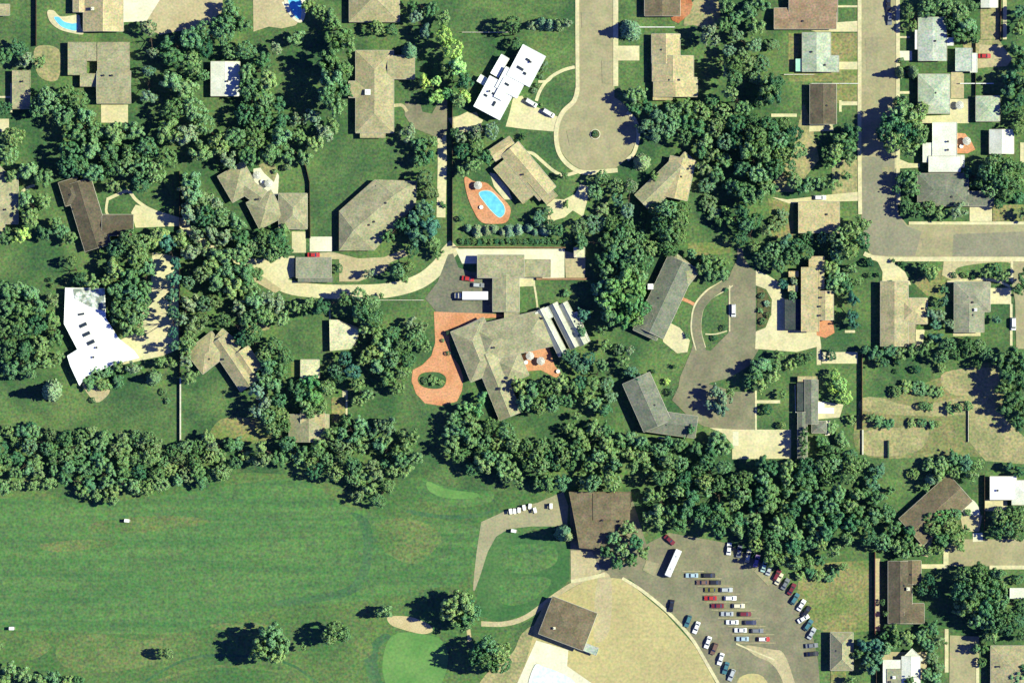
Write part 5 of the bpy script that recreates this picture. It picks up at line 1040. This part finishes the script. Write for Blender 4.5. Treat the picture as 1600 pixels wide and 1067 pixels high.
# low trees become shrubs; neighbouring trees of like colour are bundled under one trunk
for t in TREES:
    if t['cat'] == 'tree' and not t.get('belt') and t['H'] <= 5.0 and t['r'] < 16: t['cat'] = 'shrub'; t['name'] = 'shrub'
TREES = [t for t in TREES if -20 < t['x'] < 1620 and -20 < t['y'] < 1085]
CL = []; todo = sorted([t for t in TREES], key=lambda t: (t['x'] // 60, t['y']))
SIM = dict(d='d', e='d', k='d', o='o', g='g', y='y', m='m', c='c')
def near(c, t):
    xs = [u['x'] for u in c] + [t['x']]; ys = [u['y'] for u in c] + [t['y']]
    return max(math.hypot(a - b, p - q) for a, p in zip(xs, ys) for b, q in zip(xs, ys)) < LIM
LIM = 41
left = [t for t in todo if t['cat'] == 'tree' and t['name'] is None]
while left:
    c = [left.pop(0)]
    while len(c) < (9 if c[0].get('belt') else 6):
        cand = [u for u in left if SIM[u['k']] == SIM[c[0]['k']] and u.get('belt') == c[0].get('belt') and near(c, u)]
        if not cand: break
        mx0 = sum(u['x'] for u in c) / len(c); my0 = sum(u['y'] for u in c) / len(c)
        u = min(cand, key=lambda u: math.hypot(u['x'] - mx0, u['y'] - my0)); left.remove(u); c.append(u)
    CL.append(c)
CL += [[t] for t in todo if not (t['cat'] == 'tree' and t['name'] is None)]
ALL = []
for c in CL:
    b = max(c, key=lambda u: u['r']); n = len(c)
    t = dict(b); t['parts'] = c; t['x'] = sum(u['x'] for u in c) / n; t['y'] = sum(u['y'] for u in c) / n
    t['r'] = max(math.hypot(u['x'] - t['x'], u['y'] - t['y']) + u['r'] * .8 for u in c) if n > 1 else b['r']; t['H'] = max(u['H'] for u in c)
    ALL.append(t)
TREES = ALL
def size_word(t): return 'small' if t['r'] < 13 else ('large' if t['r'] >= 24 else 'medium')
DIRS = ['east', 'south-east', 'south', 'south-west', 'west', 'north-west', 'north', 'north-east']
BELT = {'west': 'tree belt north of the fairway\'s west half', 'middle west': 'tree belt below the khaki cottage', 'middle east': 'tree belt south of the mansion', 'clubhouse': 'wood above the clubhouse car park'}
def ordn(i):
    if i < 20: return ORD[i]
    tens = {2: 'twenty', 3: 'thirty', 4: 'forty', 5: 'fifty', 6: 'sixty', 7: 'seventy', 8: 'eighty', 9: 'ninety'}; i += 1
    if i % 10 == 0: return {20: 'twentieth', 30: 'thirtieth', 40: 'fortieth', 50: 'fiftieth', 60: 'sixtieth', 70: 'seventieth', 80: 'eightieth', 90: 'ninetieth'}[i]
    return tens[i // 10] + '-' + ORD[i % 10 - 1]
# the smallest crowns past the first 300 are one mass of understorey
def shows(t):
    alone = not any(u is not t and u['cat'] == 'tree' and math.hypot(u['x'] - t['x'], u['y'] - t['y']) < u['r'] + t['r'] + 4 for u in TREES)
    return t['r'] + (30 if t['k'] == 'c' else 0) + (12 if alone else 0) + (6 if t['k'] == 'y' else 0)
rk = sorted([t for t in TREES if t['cat'] == 'tree'], key=lambda t: -shows(t))
small = rk[298:]; TREES = [t for t in TREES if t not in small]
def understorey(ts):
    lite = []
    for nc in (32, 36, 34):
        me = crown_mesh(0, nc, .8); co = np.empty(len(me.vertices) * 3, np.float32); me.vertices.foreach_get('co', co); lite.append(co.reshape(-1, 3)); bpy.data.meshes.remove(me)
    keys = sorted({u['k'] for t in ts for u in t['parts']}); V = []; MI = []
    for t in ts:
        for u in t['parts']:
            rm = u['r'] * S; H = u['H']; sz = min(H * .46, rm * 1.9); a = random.uniform(0, 6.28); co = random.choice(lite)
            x, y = W(u['x'], u['y']); c_, s_ = math.cos(a), math.sin(a)
            V.append(np.stack([(co[:, 0] * c_ - co[:, 1] * s_) * rm * 1.06 + x, (co[:, 0] * s_ + co[:, 1] * c_) * rm * 1.06 + y, co[:, 2] * sz + H - sz], 1)); MI.append(np.full(len(co) // 4, keys.index(u['k']), np.int32))
    me = mesh_quads('understorey', np.concatenate(V), LEAF[keys[0]])
    for k in keys[1:]: me.materials.append(LEAF[k])
    me.polygons.foreach_set('material_index', np.concatenate(MI)); me.update()
    o = link('understorey', me); o['kind'] = 'stuff'; o['label'] = 'small leafy understorey trees filling gaps between the larger crowns'; o['category'] = 'understorey'
understorey(small)
buckets = {}
for t in TREES:
    if t.get('belt'): continue
    ph, mx_, my_ = min(MARKS, key=lambda m: math.hypot(m[1] - t['x'], m[2] - t['y']))
    dx, dy = t['x'] - mx_, t['y'] - my_
    d8 = DIRS[int(round(math.degrees(math.atan2(dy, dx)) / 45)) % 8]
    kindw = 'cypress' if t['name'] == 'cypress' else ('shrub' if t['cat'] == 'shrub' else ('tree'))
    t['base'] = '%s %s %s %s of %s' % (size_word(t) if t['cat'] == 'tree' else 'low', TONE[t['k']].replace(' conical', '') if kindw == 'cypress' else TONE[t['k']], kindw, d8, ph)
    t['dist'] = math.hypot(dx, dy); buckets.setdefault(t['base'], []).append(t)
for b, ts in buckets.items():
    ts.sort(key=lambda t: t['dist'])
    for i, t in enumerate(ts): t['label'] = b if len(ts) == 1 else '%s, %s' % (b, 'nearest to it' if i == 0 else ordn(i) + ' nearest')
for key, ph in BELT.items():
    ts = sorted([t for t in TREES if t.get('belt') == key], key=lambda t: t['x'])
    for i, t in enumerate(ts): t['label'] = '%s tree in the %s, %s from the west' % (TONE[t['k']], ph, ordn(i))
GROUPS = {'tree': 'garden trees', 'shrub': 'garden shrubs'}
ci = 0
for i, t in enumerate(TREES):
    root = thing(t['name'] or ('conifer_tree' if t['k'] == 'c' else 'tree'), t['label'], t['cat'], (*W(t['x'], t['y']), 0), 0, BELT.get(t.get('belt'), GROUPS[t['cat']]))
    H = t['H']; rm = t['r'] * S
    tr = link('trunk', TRUNKS[i % 4], root); tw = max(.5, .5 * min(rm, 6) + .12 * H); tr.scale = (tw, tw, H); tr.rotation_euler = (0, 0, random.uniform(0, 6.28))
    if len(t['parts']) > 1:
        lm = MB()
        for u in t['parts']:
            a = Vector(W(u['x'], u['y'])) - Vector(W(t['x'], t['y'])); lm.tube((0, 0, H * .25), (a.x * .85, a.y * .85, u['H'] * .6), .18, .07, 6)
        lm.build('limb', BARK, root)
    for u in t['parts']:
        ci += 1; con = u['k'] == 'c' or (t['name'] == 'cypress'); rm = u['r'] * S; H = u['H']
        tall = False
        me = CONES[ci % 3] if con or tall else (OPEN[ci % 3] if u['k'] in 'g' and u['r'] >= 14 else (DOMES[ci % 5] if (int(t['x'] * 7 + t['y'] * 3) % 5) < 2 else CROWNS[(ci * 5) % 8]))
        a = Vector(W(u['x'], u['y'])) - Vector(W(t['x'], t['y']))
        cr_ = link('crown', me, root); cr_.material_slots[0].link = 'OBJECT'; cr_.material_slots[0].material = LEAF[u['k']]
        e = random.uniform(.92, 1.1)
        if con or tall: cz = H * .52; sz = H * .47
        else: sz = min(H * .46, rm * 1.9); cz = H - sz
        if t['cat'] == 'shrub' and not con: sz = H * .5; cz = H * .48
        cr_.location = (a.x, a.y, cz); cr_.scale = (rm * e * 1.06, rm / e * 1.06, sz); cr_.rotation_euler = (0, 0, random.uniform(0, 6.28))
